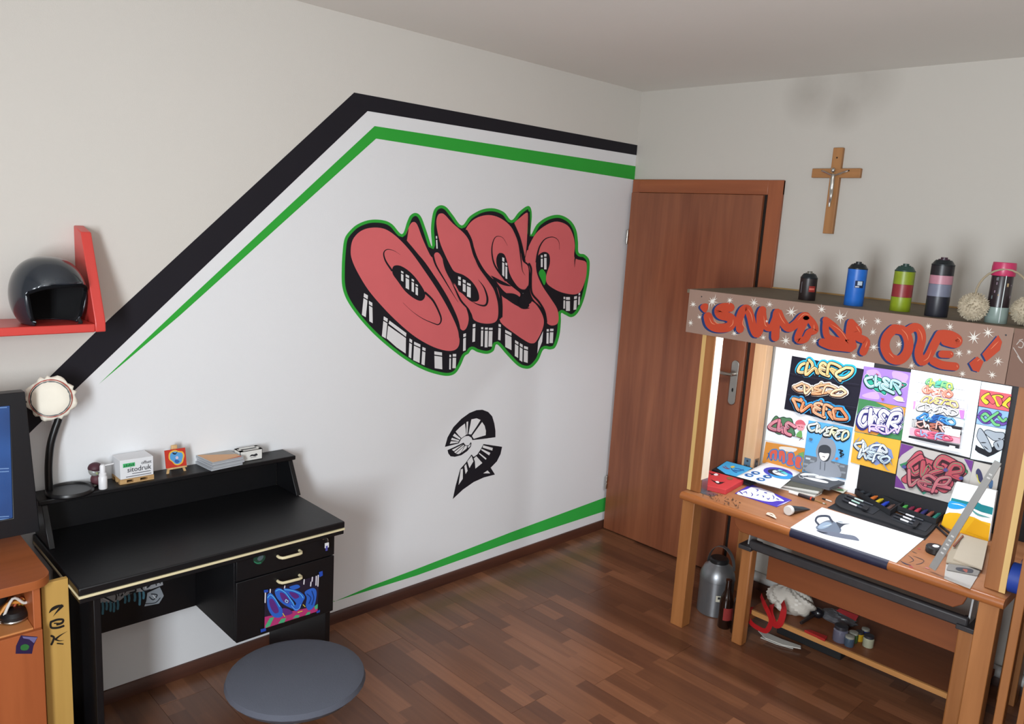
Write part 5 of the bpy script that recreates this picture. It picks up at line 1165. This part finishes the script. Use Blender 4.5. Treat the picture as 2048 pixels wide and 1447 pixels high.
# black tube with white cap
pa, pb_ = pz(ZC([(1262, 700)])[0], TZ), pz(ZC([(1465, 625)])[0], TZ)
ax = (pb_-pa); ax.z = 0; L_ = ax.length; ax.normalize(); sd = Vector((-ax.y, ax.x, 0)); rT = .0205
tb = thing('cosmetic_tube', 'black squeeze tube with a white cap lying on the table', 'tube', pa)
c0 = pa+Vector((0, 0, rT))
MB().lathe(c0, [(rT*.92, 0), (rT, .002), (rT, .018), (rT*.96, .020)], 24, axis=ax).build('cap', mat('tube_cap', 'd8d6d2', .45), tb)
rs = []
for k in range(9):
    t = k/8; rw = rT*.95*(1+.12*t); rh = rT*.95*(1-t)+.0016*t; z_ = rh+.0003
    rs.append([pa+ax*(.0205+(L_-.02)*t)+Vector((0, 0, max(z_, .0019)+(rT-rT*.95)*(1-t)))+sd*(rw*math.cos(i*2*math.pi/20))+Vector((0, 0, rh*math.sin(i*2*math.pi/20))) for i in range(20)])
MB().rings(rs).build('tube_body', mat('tube_black', '1c2226', .35), tb)
# pens
def pen(name, z, a, b, r, segs, label, cat='pen', zb=TZ, group=None):
    A, B = pz(z([a])[0], zb), pz(z([b])[0], zb); ax = (B-A); L_ = ax.length; ax.normalize()
    t = thing(name, label, cat, A, group); A = A+Vector((0, 0, r+.0004)); s0 = 0
    for nm, fr, rr0, rr1, c_ in segs:
        MB().lathe(A+ax*(L_*s0), [(r*rr0, 0), (r*rr1, L_*fr-.0004)], 12, axis=ax).build(nm, mat('pen_'+c_, c_, .4), t); s0 += fr
    return t
pen('marker', ZC, (1285, 462), (1552, 548), .0075, [('cap', .38, 1, 1, 'e8e6e2'), ('body', .48, 1, 1, '2a2226'), ('band', .05, 1, 1, 'c84a3a'), ('end', .09, .9, .9, '1c1c20')], 'white-capped black paint marker in front of the paper stack', 'marker')
pen('paint_brush', ZC, (1556, 545), (1688, 590), .0028, [('handle', .7, .7, 1.2, '8a6a3a'), ('ferrule', .15, 1, 1, 'b0b0b0'), ('bristles', .15, 1, .3, '6a6a30')], 'thin paint brush with a greenish tip beside the paint marker', 'brush')
pen('fine_liner', ZC, (1640, 527), (1742, 562), .0035, [('cap', .4, 1, 1, '1e1e22'), ('body', .6, 1, .9, 'c8c2ba')], 'black and white fineliner beside the pencil case', 'pen')
for k, (a, b) in enumerate((((1130, 715), (1240, 815)), ((1165, 705), (1275, 790)))):
    pen('black_marker', ZD, a, b, .0055, [('cap', .4, 1, 1, '15151a'), ('body', .6, .92, .92, '26262c')], ('black marker lying against the corner of the pencil case', 'black marker lying close to the seascape canvas')[k], 'marker', group='black markers by the pencil case')
# pencil case, unfolded
M_case_ = mat('case_black', '191b20', .8, var=.15, bump=.3, bscale=300); M_in = mat('case_lining', '23262c', .85)
pc_ = thing('pencil_case', 'black unfolded pencil case with two trays of paint tubes', 'pencil case', pz(ZD([(620, 560)])[0], TZ))
fl = [(55,420),(130,350),(300,395),(560,500),(700,560),(1115,655),(1115,690),(1040,770),(960,785),(600,650),(330,565),(110,490)]
quad([pz(u, TZ+.009) for u in ZD(c2(fl, 3, True))], (0, 0, -.0080)).build('cover', M_case_, pc_, bevel=.003)
quad([pz(u, TZ+.0115) for u in ZD([(125,415),(190,352),(545,505),(450,570)])], (0, 0, -.0024)).build('elastic_panel', M_in, pc_)
quad([pz(u, TZ+.0115) for u in ZD([(640,615),(700,565),(1085,670),(1010,750)])], (0, 0, -.0024)).build('elastic_panel', M_in, pc_)
for bx_, cols in (([(265,300),(355,270),(745,455),(640,530)], ['3a3e44', '34383e', 'e07a34', 'e8cc2a', '2a4ac8', '6a5048']), ([(715,478),(775,432),(1245,525),(1125,620)], ['5ac05a', '8a2a4a', 'd8485a', '3a3a7a', 'a05a48', '2f8a78'])):
    hi = [pz(u, TZ+.034) for u in ZD(bx_)]; lo = [Vector((p.x, p.y, TZ+.0092)) for p in hi]; cen = sum(hi, Vector())/4
    tr = MB()
    for i in range(4):
        a, b = hi[i], hi[(i+1) % 4]; ia, ib = a.lerp(cen, .05), b.lerp(cen, .05)
        tr.prism([a, b, ib, ia], (0, 0, -.0245))
    tr.prism([v+Vector((0, 0, .001)) for v in lo], (0, 0, .001))
    tray = tr.build('tray', M_case_, pc_)
    n = len(cols)
    for k, c_ in enumerate(cols):
        t = (k+.75)/(n+.5)
        a = hi[0].lerp(hi[1], .0); p1 = hi[0].lerp(hi[3], 0)
        e0_ = hi[1].lerp(hi[2], t); e1_ = hi[0].lerp(hi[3], t)
        A = e0_.lerp(e1_, .12); B = e0_.lerp(e1_, .86); A.z = TZ+.0205; B.z = TZ+.0205
        if c_[0] == '3' and c_[1] in '4a' and k < 2 and n == 6 and cols[2] == 'e07a34': pass
        axx = (A-B).normalized(); Lp = (A-B).length
        mb = MB(); mb.mat(mat('paint_tube_'+c_, c_, .35)).lathe(B, [(.0085, 0), (.0085, Lp*.72), (.0055, Lp*.78)], 12, axis=axx)
        mb.mat(mat('paint_tube_cap_'+c_, c_, .35)).lathe(B+axx*(Lp*.785), [(.005, 0), (.0045, Lp*.2)], 10, axis=axx)
        tu = mb.build('paint_tube', None); tag(tu, 'paint tube of its own colour lying in a pencil case tray', 'paint tube', 'paint tubes in the pencil case')
        nm = {'3a3e44': 'dark grey', '34383e': 'charcoal', 'e07a34': 'orange', 'e8cc2a': 'yellow', '2a4ac8': 'bright blue', '6a5048': 'brown-grey', '5ac05a': 'green', '8a2a4a': 'crimson', 'd8485a': 'pink-red', '3a3a7a': 'navy', 'a05a48': 'russet', '2f8a78': 'teal'}[c_]
        tu['label'] = nm+' paint tube lying in a tray of the pencil case'
for k, (a, b, c_) in enumerate((((190,455),(265,485),'e4dce0'),((215,430),(300,465),'a8c8bc'),((240,408),(345,440),'b8c8c4'),((730,630),(815,655),'e6e6ea'),((755,605),(850,632),'dcdce0'),((785,580),(875,602),'d0d0d4'))):
    pen('fine_marker', ZD, (a[0]-60, a[1]-28), (b[0]+110, b[1]+45), .0042, [('cap', .30, 1, 1, '22242a'), ('label_band', .34, 1, 1, c_), ('body', .36, 1, 1, '3a3e46')], ['pinkish', 'mint', 'pale green', 'white', 'off-white', 'light grey'][k]+'-banded marker strapped in the '+('first' if k < 3 else 'second')+' half of the pencil case', 'marker', TZ+.0118, 'markers in the pencil case')
for q in ([(330,500),(365,470),(420,495),(385,525)], [(860,690),(905,630),(955,645),(910,700)]):
    quad([pz(u, TZ+.0225) for u in ZD(q)], (0, 0, -.002)).build('strap', M_case_, pc_)
# tape measure
tm = pz(ZD([(1085, 990)])[0], TZ); tm.x += .022
tp_ = thing('tape_measure', 'round black tape measure with a green edge on the table', 'tape measure', tm)
MB().lathe(tm, [(.031, 0), (.034, .004), (.034, .022), (.030, .027), (.001, .0272)], 28).build('case', mat('tm_black', '16181a', .4), tp_)
MB().lathe(tm+Vector((0, 0, .0274)), [(.017, 0), (.016, .0006)], 8, sx=1.0, sy=.7).build('label', paint('dfe6e6'), tp_)
MB().prism([tm+Vector((-.02, .028, .004)), tm+Vector((.012, .036, .004)), tm+Vector((.02, .026, .004)), tm+Vector((-.01, .022, .004))], (0, 0, .02)).build('green_edge', mat('tm_green', '2a7a5a', .4), tp_, bevel=.003)
# aluminium bar leaning on the post
ba, bb_ = px(ZD([(1075, 1185)])[0], -.667), px(ZD([(1778, 15)])[0], -.66)
dv = (bb_-ba).normalized(); sdv = Vector((0, dv.z, -dv.y)); 
base = thing('metal_ruler', 'long aluminium bar leaning from the table edge against the post', 'ruler', (ba.x, ba.y, TZ))
ba.z = TZ+.012
MB().prism([ba-sdv*.0125, ba+sdv*.0125, bb_+sdv*.0115, bb_-sdv*.0115], (-.006, 0, 0)).build('bar', mat('aluminium', '9a9a98', .45, .35), base, bevel=.001)
for t in (.16, .20, .24, .28, .32, .86, .89):
    q = ba.lerp(bb_, t)+Vector((-.0062, 0, 0)); MB().prism([q-sdv*.006+dv*.003, q+sdv*.004+dv*.003, q+sdv*.004-dv*.003, q-sdv*.006-dv*.003], (-.0003, 0, 0)).build('scale_mark', paint('cfcfcd'), base)
# seascape canvas leaning on the panel
bl, br = pz((1881.7, 1051.7), TZ), pz((1977, 1082), TZ)
tl, tr_ = px((1913, 963), -.12), px((1993, 981), -.12)
bl.z = br.z = TZ+.001
nrm = (br-bl).cross(tl-bl).normalized()
if nrm.dot(CAM-bl) < 0: nrm = -nrm
tr_ = onp((1993, 981.5), bl, nrm); tl = onp((1913, 963), bl, nrm)
o = quad([bl, br, tr_, tl], -nrm*.015).build('seascape_canvas', paint('eef0f0'), smooth=0); tag(o, 'canvas painted with a yellow beach and turquoise sea leaning on the panel', 'painting')
d = Decal(bl, nrm, ZD)
d.poly([(1207,570),(1260,550),(1350,555),(1440,580),(1520,600),(1600,640),(1696,665),(1672,855),(1400,770),(1170,693)], 'e0ac1c')
d.poly([(1285,395),(1450,435),(1560,440),(1600,465),(1725,500),(1712,575),(1600,545),(1520,510),(1440,470),(1275,425)], '1f7f88')
d.lay(1).poly([(1265,430),(1330,435),(1450,470),(1420,500),(1340,515),(1250,495)], '2a9ade', True)
d.stroke([(1490,510),(1560,570),(1690,605)], 20, '5a9a98', taper=2).stroke([(1280,455),(1360,465),(1430,490)], 9, 'dff0f4', taper=2).poly([(1430,745),(1530,620),(1680,690),(1670,840)], 'd89e14')
d.build('painted_scene', o)
# envelopes and cards in front of it
o = slab('card', ZD, [(1225,1090),(1595,1165),(1480,1352),(1205,1243)], TZ+.003, .0022, paint('b8b4b0')); tag(o, 'flat white card at the table edge under the brown envelopes', 'card')
o = slab('photo_print', ZD, [(1260,1060),(1600,1130),(1560,1215),(1230,1150)], TZ+.007, .002, paint('8a8682')); tag(o, 'printed photo card on the flat white card', 'card')
d = Decal((0, 0, TZ+.007), (0, 0, 1), ZD)
for q, c_ in (([(1340,1130),(1500,1150),(1490,1190),(1350,1165)],'4a4a50'),([(1400,1150),(1450,1155),(1440,1185)],'a05a50')): d.poly(q, c_, True)
d.build('print', o)
for k, (q, c_, lab) in enumerate(((([(1245,985),(1380,770),(1640,850),(1600,1130),(1225,1070)]), 'a89c8a', 'brown paper envelope under the top envelope'), (([(1300,1035),(1410,785),(1668,855),(1605,1145)]), 'b8ac9a', 'topmost brown paper envelope against the seascape canvas'))):
    P = []
    for u in ZD(q):
        p = pz(u, TZ+.012+.006*k); P.append(p)
    o = quad(P, (0, 0, -.005)).build('envelope', paint(c_), smooth=0); tag(o, lab, 'envelope', 'envelopes on the drawing table')
o = slab('brush_handle', ZD, [(1300,895),(1400,785),(1412,795),(1315,905)], TZ+.024, .005, mat('handle_red', '7a3a28', .5)); tag(o, 'short reddish stick lying on the envelopes', 'stick')

# ================================================================== on the canopy
def can(u, hgt, r, bands, label, nozzle='1b2226', dome=None, extra=None):
    p = pz(u, CT); p.x += r*.8; p.z = CT
    t = thing('spray_can', label, 'spray can', p, 'spray cans on the canopy')
    hb = hgt-.028; z = 0
    for fr, c_ in bands:
        m = mat('can_'+c_, c_, .4, var=.12, scale=60)
        MB().lathe(p+Vector((0, 0, z)), [(r*(.97 if z == 0 else 1), 0), (r, .002), (r, hb*fr-.0004)], 28).build('body_band', m, t); z += hb*fr
    MB().lathe(p+Vector((0, 0, z)), [(r, 0), (r*1.02, .001), (r*1.02, .003), (r*.95, .005), (r*.80, .014), (r*.70, .018), (r*.68, .019)], 28).build('dome', dome or mat('can_dome', '20262a', .35, .3), t)
    if nozzle: MB().lathe(p+Vector((0, 0, z+.0192)), [(r*.5, 0), (r*.5, .003), (r*.3, .004), (r*.3, .009), (r*.25, .0098)], 20).build('valve', mat('can_valve_'+nozzle, nozzle, .4), t)
    return t, p, hb
t, p, hb = can((1607, 600), .118, .0335, [(1, '251c1c')], 'short black spray can with a red label mark', '6a665c')
fx_ = (CAM-p); fa = math.atan2(fx_.y, fx_.x)
def wrap(p, r, a0, a1, z0, z1, m, name, par, n=10):
    vs = [p+Vector((r*math.cos(a0+(a1-a0)*i/n), r*math.sin(a0+(a1-a0)*i/n), z)) for z in (z0, z1) for i in range(n+1)]
    return MB().add(vs, [(i, i+1, n+2+i, n+1+i) for i in range(n)]).build(name, m, par)
wrap(p, .0338, fa+.1, fa+.95, .036, .060, paint('8a2a24'), 'label_mark', t); wrap(p, .0340, fa+.15, fa+.8, .044, .052, paint('c8685a'), 'label_mark', t)
wrap(p, .0338, fa-.9, fa-.8, .03, .075, paint('6a6a70'), 'label_mark', t)
t, p, hb = can((1700, 611), .172, .036, [(1, '1f66c0')], 'bright blue spray can with a small skull-like print', '1b2226')
wrap(p, .0363, fa-.15, fa+.75, .072, .100, paint('1c2a4a'), 'label_mark', t); wrap(p, .0365, fa+.1, fa+.6, .082, .098, paint('b8c8d8'), 'label_mark', t); wrap(p, .0365, fa-.1, fa+.3, .074, .079, paint('c8c8d0'), 'label_mark', t)
can((1793, 622), .178, .036, [(.36, '86981e'), (.32, '8a2a2e'), (.32, '84941e')], 'olive green spray can with a dark red middle band', '24403a', dome=mat('can_dome_green', '24403a', .4))
can((1865, 633), .212, .038, [(.40, '22232c'), (.24, '6e7284'), (.17, 'b07a88'), (.19, '17171c')], 'tall black spray can with grey and pink bands', '3a2030')
# can with a pink lid in a clear cup
p = pz((1985, 646), CT); p.x += .03; p.z = CT
t = thing('spray_can', 'dark spray can with a magenta lid inside the earmuffs', 'spray can', p, 'spray cans on the canopy')
MB().lathe(p, [(.034, 0), (.035, .002), (.035, .055), (.034, .056)], 28).build('clear_cup', mat('clear_cup', '8a9a94', .25, var=.1), t)
MB().lathe(p+Vector((0, 0, .0562)), [(.0335, 0), (.0335, .105), (.033, .107)], 28).build('body', mat('can_dark_print', '2a2024', .3, var=.5, scale=70), t)
MB().lathe(p+Vector((0, 0, .1634)), [(.036, 0), (.037, .002), (.037, .030), (.035, .045), (.034, .046)], 28).build('lid', mat('magenta_lid', 'b8305c', .35), t)
random.seed(5)
for k in range(9):
    a = fa+random.uniform(-1, 1.1); z = random.uniform(.065, .15)
    wrap(p, .0338, a, a+random.uniform(.08, .22), z, z+random.uniform(.004, .012), paint(random.choice(['a8906a', '8a7a88', 'c8b49a', '6a7a7a'])), 'label_mark', t, 3)
wrap(p, .0372, fa+.05, fa+.13, .004, .165, paint('c8d0d0'), 'edge_strip', t, 3)
# earmuffs
em_ = thing('earmuffs', 'fluffy cream earmuffs around the magenta-lidded spray can', 'earmuffs', p)
M_fur = mat('cream_fur', 'b8ac96', .95, var=.25, scale=40)
sd = Vector((-math.sin(fa), math.cos(fa), 0)); fw = Vector((math.cos(fa), math.sin(fa), 0))
for s, dz, u in ((1, .050, (1950, 598)), (-1, .050, (2014, 614))):
    c_ = p+sd*(s*.080)+fw*.034; c_.z = CT+.052
    mb = MB(); mb.ball(c_, .043, 18, sz=1.05)
    for k in range(800):
        v = Vector((random.gauss(0, 1), random.gauss(0, 1), random.gauss(0, 1))).normalized(); b0_ = c_+Vector((v.x, v.y, v.z*1.05))*.041
        if b0_.z < CT+.008: continue
        t_ = (v+Vector((random.gauss(0, .35), random.gauss(0, .35), random.gauss(-.1, .35)))).normalized(); o1 = v.orthogonal().normalized()*.0035; o2 = v.cross(o1)
        mb.add([b0_+o1, b0_-o1*.5+o2*.8, b0_-o1*.5-o2*.8, b0_+t_*random.uniform(.006, .012)], [(0, 1, 3), (1, 2, 3), (2, 0, 3)])
    e = mb.build('fur_pad', M_fur, em_, smooth=60)
ang = [math.pi*i/14 for i in range(15)]
MB().tube([p+sd*(.080*math.cos(a))+fw*.034+Vector((0, 0, .095+.092*math.sin(a))) for a in ang], .0035, 8).build('headband', mat('headband_beige', '9a8c74', .7), em_)

# ================================================================== under the table
tkc = Vector((-.405, -1.015, 0))
tk_ = thing('steel_canister', 'grey steel canister with a domed top and strap handle under the table', 'canister', tkc)
M_st = mat('canister_steel', '85878a', .36, .75, var=.12, scale=20)
MB().lathe(tkc, [(.078, 0), (.082, .004), (.082, .17), (.084, .172), (.084, .178), (.080, .20), (.066, .232), (.046, .248), (.044, .252)], 40).build('body', M_st, tk_)
MB().lathe(tkc+Vector((0, 0, .2525)), [(.044, 0), (.046, .002), (.046, .016), (.040, .022), (.001, .023)], 28).build('lid', mat('canister_dark', '2a2a2c', .4, .5), tk_)
hn = [tkc+Vector((.0, .070*math.cos(a)-.012, .235+.10*math.sin(a))) for a in [math.pi*i/12 for i in range(13)]]
mb = MB()
rs = [[q+Vector((s*.012, 0, 0))+Vector((0, 0, e*.0015)) for s, e in ((-1, -1), (1, -1), (1, 1), (-1, 1))] for q in hn]
mb.rings(rs).build('strap_handle', M_st, tk_)
fa2 = math.atan2(CAM.y-tkc.y, CAM.x-tkc.x); wrap(tkc, .0828, fa2+.05, fa2+.6, .085, .115, paint('c9c4b0'), 'label', tk_); wrap(tkc, .0831, fa2+.15, fa2+.45, .098, .110, paint('2c2c2c'), 'label_print', tk_, 4)
M_bb = mat('brown_glass', '1e0f0a', .12, var=.1, coat=.5)
for u, hgt, lab, col in (((1441, 1256), .235, 'brown glass bottle with a red label in front of the steel canister', '8a2f2c'), ((1467, 1268), .25, 'dark glass bottle between the red-labelled bottle and the table leg', '2c1c18')):
    q = pz(u, 0); q.x += .028; q.z = 0
    bt = thing('glass_bottle', lab, 'bottle', q, 'bottles under the table')
    MB().lathe(q, [(.029, 0), (.031, .003), (.031, hgt*.55), (.026, hgt*.66), (.014, hgt*.78), (.0125, hgt*.96), (.0145, hgt*.965), (.0145, hgt)], 28).build('glass', M_bb, bt)
    wrap(q, .0314, fa2-.3, fa2+1.4, .045, .105, paint(col), 'label', bt, 14)
# lower shelf clutter
ZE = zm(1480, 1080, 6.579)
random.seed(21)
def crumple(name, c_, sx, sy, sz, m, amp=.18, seed=1, parent=None, n=26):
    random.seed(seed); ph = [(random.uniform(0, 6), random.uniform(2, 6), random.uniform(2, 6)) for _ in range(6)]
    vs, fs = [], []
    for j in range(n//2+1):
        el = -math.pi/2+math.pi*j/(n//2)
        for i in range(n):
            az = 2*math.pi*i/n; r = 1+amp*sum(abs(math.sin(a+b*az+c*el))-.6 for a, b, c in [(p_[0], round(p_[1]), p_[2]) for p_ in ph])/2.2
            v = Vector((math.cos(el)*math.cos(az)*sx*r, math.cos(el)*math.sin(az)*sy*r, math.sin(el)*sz*r)); v.z = max(v.z, -sz*.8)
            vs.append(Vector(c_)+v+Vector((0, 0, sz*.8)))
    for j in range(n//2):
        for i in range(n): fs.append((j*n+i, j*n+(i+1) % n, (j+1)*n+(i+1) % n, (j+1)*n+i))
    return MB().add(vs, fs).build(name, m, parent, smooth=25)
bgc = pz((1575, 1222), SH); bgc.x += .02; bgc.z = SH
bg = thing('plastic_bag', 'crumpled white plastic bag with red straps on the lower shelf', 'bag', bgc)
crumple('bag_body', bgc, .070, .105, .062, mat('bag_white', 'c4beb4', .5, var=.12), .12, 4, bg, 40)
M_rb = mat('bag_red', 'a0181c', .35)
def band(name, pts, w_, par, m, x):
    P = [px(u, xx) for u, xx in zip(ZE(pts), x)]; n_ = len(P); C_ = curve(P, 4); rs = []
    for i, q in enumerate(C_):
        t = (C_[min(i+1, len(C_)-1)]-C_[max(i-1, 0)]).normalized(); s_ = t.cross(Vector((1, 0, 0))).normalized()
        rs.append([q+s_*w_+Vector((.001, 0, 0)), q-s_*w_+Vector((.001, 0, 0)), q-s_*w_-Vector((.001, 0, 0)), q+s_*w_-Vector((.001, 0, 0))])
    return MB().rings(rs).build(name, m, par)
band('strap', [(275,720),(300,790),(340,880),(380,960),(410,1050),(390,1130),(340,1190),(250,1160),(150,1090),(110,1000),(130,900),(160,880)], .011, bg, M_rb, [-.47,-.50,-.52,-.525,-.525,-.525,-.525,-.525,-.525,-.522,-.50,-.48])
band('strap', [(560,810),(575,900),(560,1000),(520,1100),(460,1110),(430,1040),(400,940),(420,840)], .014, bg, M_rb, [-.48,-.51,-.52,-.525,-.525,-.523,-.515,-.48])
o = crumple('paper_towel', (bgc.x-.0, bgc.y+.0, SH), .01, .01, .01, mat('bag_white', 'b8b0a4'), 0, 1, None, 8); bpy.data.objects.remove(o)
# dark hand tool
q = pz(ZE([(985, 1035)])[0], SH); ht = thing('hand_tool', 'dark hand tool with a round head on the lower shelf', 'tool', q)
MB().ball(q+Vector((.02, 0, .024)), .024, 16, sy=1.2).build('head', mat('tool_black', '15151a', .25), ht); q2 = pz(ZE([(800, 1110)])[0], SH); MB().tube([q+Vector((.012, .01, .014)), q2+Vector((0, 0, .009))], [.009, .007], 10).build('handle', mat('tool_handle', '241a18', .5), ht)
# blister bag
o = crumple('blister_bag', pz(ZE([(1240, 1090)])[0], SH)+Vector((.03, 0, 0)), .05, .08, .022, mat('clear_bag', '5a5a5e', .25, var=.4, scale=30), .3, 9); tag(o, 'greyish clear plastic bag with a red header on the lower shelf', 'bag')
hd_ = [px(u, -.30) for u in ZE([(1265, 925), (1310, 895), (1560, 990), (1520, 1060)])]
quad(hd_, (.003, 0, 0)).build('red_header', mat('header_red', '86181c', .5), o)
o = slab('red_packet', ZE, [(850,1175),(930,1175),(1150,1260),(1120,1300)], SH+.012, .0115, mat('packet_red', '9a201c', .5)); tag(o, 'flat red packet at the front of the lower shelf', 'packet')
for k, (u, r, h_, c_, lab) in enumerate((((1290,1330),.030,.07,'5a5a6a','small jar with a lilac tint on the lower shelf'),((1480,1330),.020,.045,'34502c','green paint pot on the lower shelf'),((1560,1310),.018,.04,'b08a1c','yellow paint pot on the lower shelf'),((1640,1270),.018,.04,'20306a','blue paint pot on the lower shelf'),((1680,1390),.022,.05,'9a9a84','cream lidded jar on the lower shelf'),((1420,1390),.02,.045,'3a4a5a','slate blue paint pot on the lower shelf'))):
    q = pz(ZE([u])[0], SH); q.x = max(q.x, -.49+r+.01); jr = thing('paint_jar', lab, 'jar', q, 'jars on the lower shelf')
    MB().lathe(q, [(r*.95, 0), (r, .003), (r, h_*.7), (r*.85, h_*.78)], 20).build('jar', mat('jar_'+c_, c_, .2, var=.2, coat=.4), jr)
    MB().lathe(q+Vector((0, 0, h_*.785)), [(r*.9, 0), (r*.9, h_*.2), (r*.8, h_*.215)], 20).build('lid', mat('jar_lid_'+str(k % 2), ('2a2a30', '8a8a80')[k % 2], .4), jr)
# papers on the floor in front of the shelf
for k, (q, lab) in enumerate((([(240,1185),(300,1190),(560,1300),(800,1385),(800,1420),(560,1370),(330,1280)], 'white crumpled paper on the floor under the lower shelf'), ([(270,1275),(330,1240),(560,1340),(700,1420),(480,1360)], 'second white paper beneath the crumpled one on the floor'))):
    o = quad([pz(u, .016-.010*k) for u in ZE(q)], (0, 0, -.004)).build('loose_paper', paint(('c8c4bc', 'b4b2ac')[k]), smooth=0); tag(o, lab, 'paper', 'papers under the drawing table')
o = MB().box((-.36, -1.62, .001), (-.20, -1.32, .095)).build('black_box', mat('black_card', '121214', .7), bevel=.004); tag(o, 'black box under the lower shelf of the drawing table', 'box')
# ------------------------------------------------------------------ right-hand edge: rack plank, tape rolls, cabinet
PYp = -2.272
pk = MB().box((-.70, PYp-.028, 0), (-.655, PYp, 1.12)).build('upright_plank', M_pine, bevel=.003); tag(pk, 'slim upright pine plank beside the blue tape roll', 'plank')
def roll(c_, r, ri, w_, m, label, core):
    t = thing('tape_roll', label, 'tape', (c_[0], c_[1], c_[2]-r), 'tape rolls beside the post')
    MB().rings([[Vector(c_)+Vector((rr*math.cos(a*math.pi/18), y, rr*math.sin(a*math.pi/18))) for a in range(36)] for rr, y in ((ri, -w_/2), (r, -w_/2), (r, w_/2), (ri, w_/2), (ri, -w_/2))], False, False).build('tape', m, t, smooth=50)
    MB().rings([[Vector(c_)+Vector((rr*math.cos(a*math.pi/18), y, rr*math.sin(a*math.pi/18))) for a in range(36)] for rr, y in ((ri-.003, -w_/2), (ri-.0003, -w_/2), (ri-.0003, w_/2), (ri-.003, w_/2), (ri-.003, -w_/2))], False, False).build('core', core, t, smooth=50)
roll((-.61, FRY-.064-.021, TZ+.0005+.052), .052, .036, .036, mat('blue_tape', '1c3f9a', .55), 'blue masking tape roll standing between post and plank', mat('card_core', '9a8468', .8))
roll((-.50, FRY-.064-.021, TZ+.0005+.045), .045, .034, .030, mat('maroon_tape', '4a1a20', .5), 'dark red tape roll behind the blue one', mat('card_core', '9a8468', .8))
cbx = thing('wooden_cabinet', 'low pine cabinet beyond the slim upright plank', 'cabinet', (-.5, -2.6, 0))
y0_, y1_ = -2.345, -2.84
for y in (y0_, y1_+.02): MB().box((-.74, y-.02, 0), (-.10, y, .74)).build('side_panel', M_pine, cbx, bevel=.002)
MB().box((-.745, y1_, .7405), (-.10, y0_+.001, .765)).build('top_board', M_beech, cbx, bevel=.003)
for z in (.08, .40): MB().box((-.72, y1_+.0205, z), (-.10, y0_-.0205, z+.018)).build('shelf', M_beech, cbx)
MB().box((-.115, y1_+.0205, .1), (-.101, y0_-.0205, .74)).build('back_board', M_apron, cbx)
p0 = Vector((-.60, -2.36, .7655)); 
o = quad([p0, p0+Vector((.12, -.34, 0)), p0+Vector((.28, -.34, .36)), p0+Vector((.16, 0, .36))], (.014, 0, 0)).build('blue_canvas', mat('deep_blue_canvas', '1f4a78', .6, var=.4, scale=12), smooth=0); tag(o, 'deep blue canvas leaning on the low pine cabinet', 'canvas')
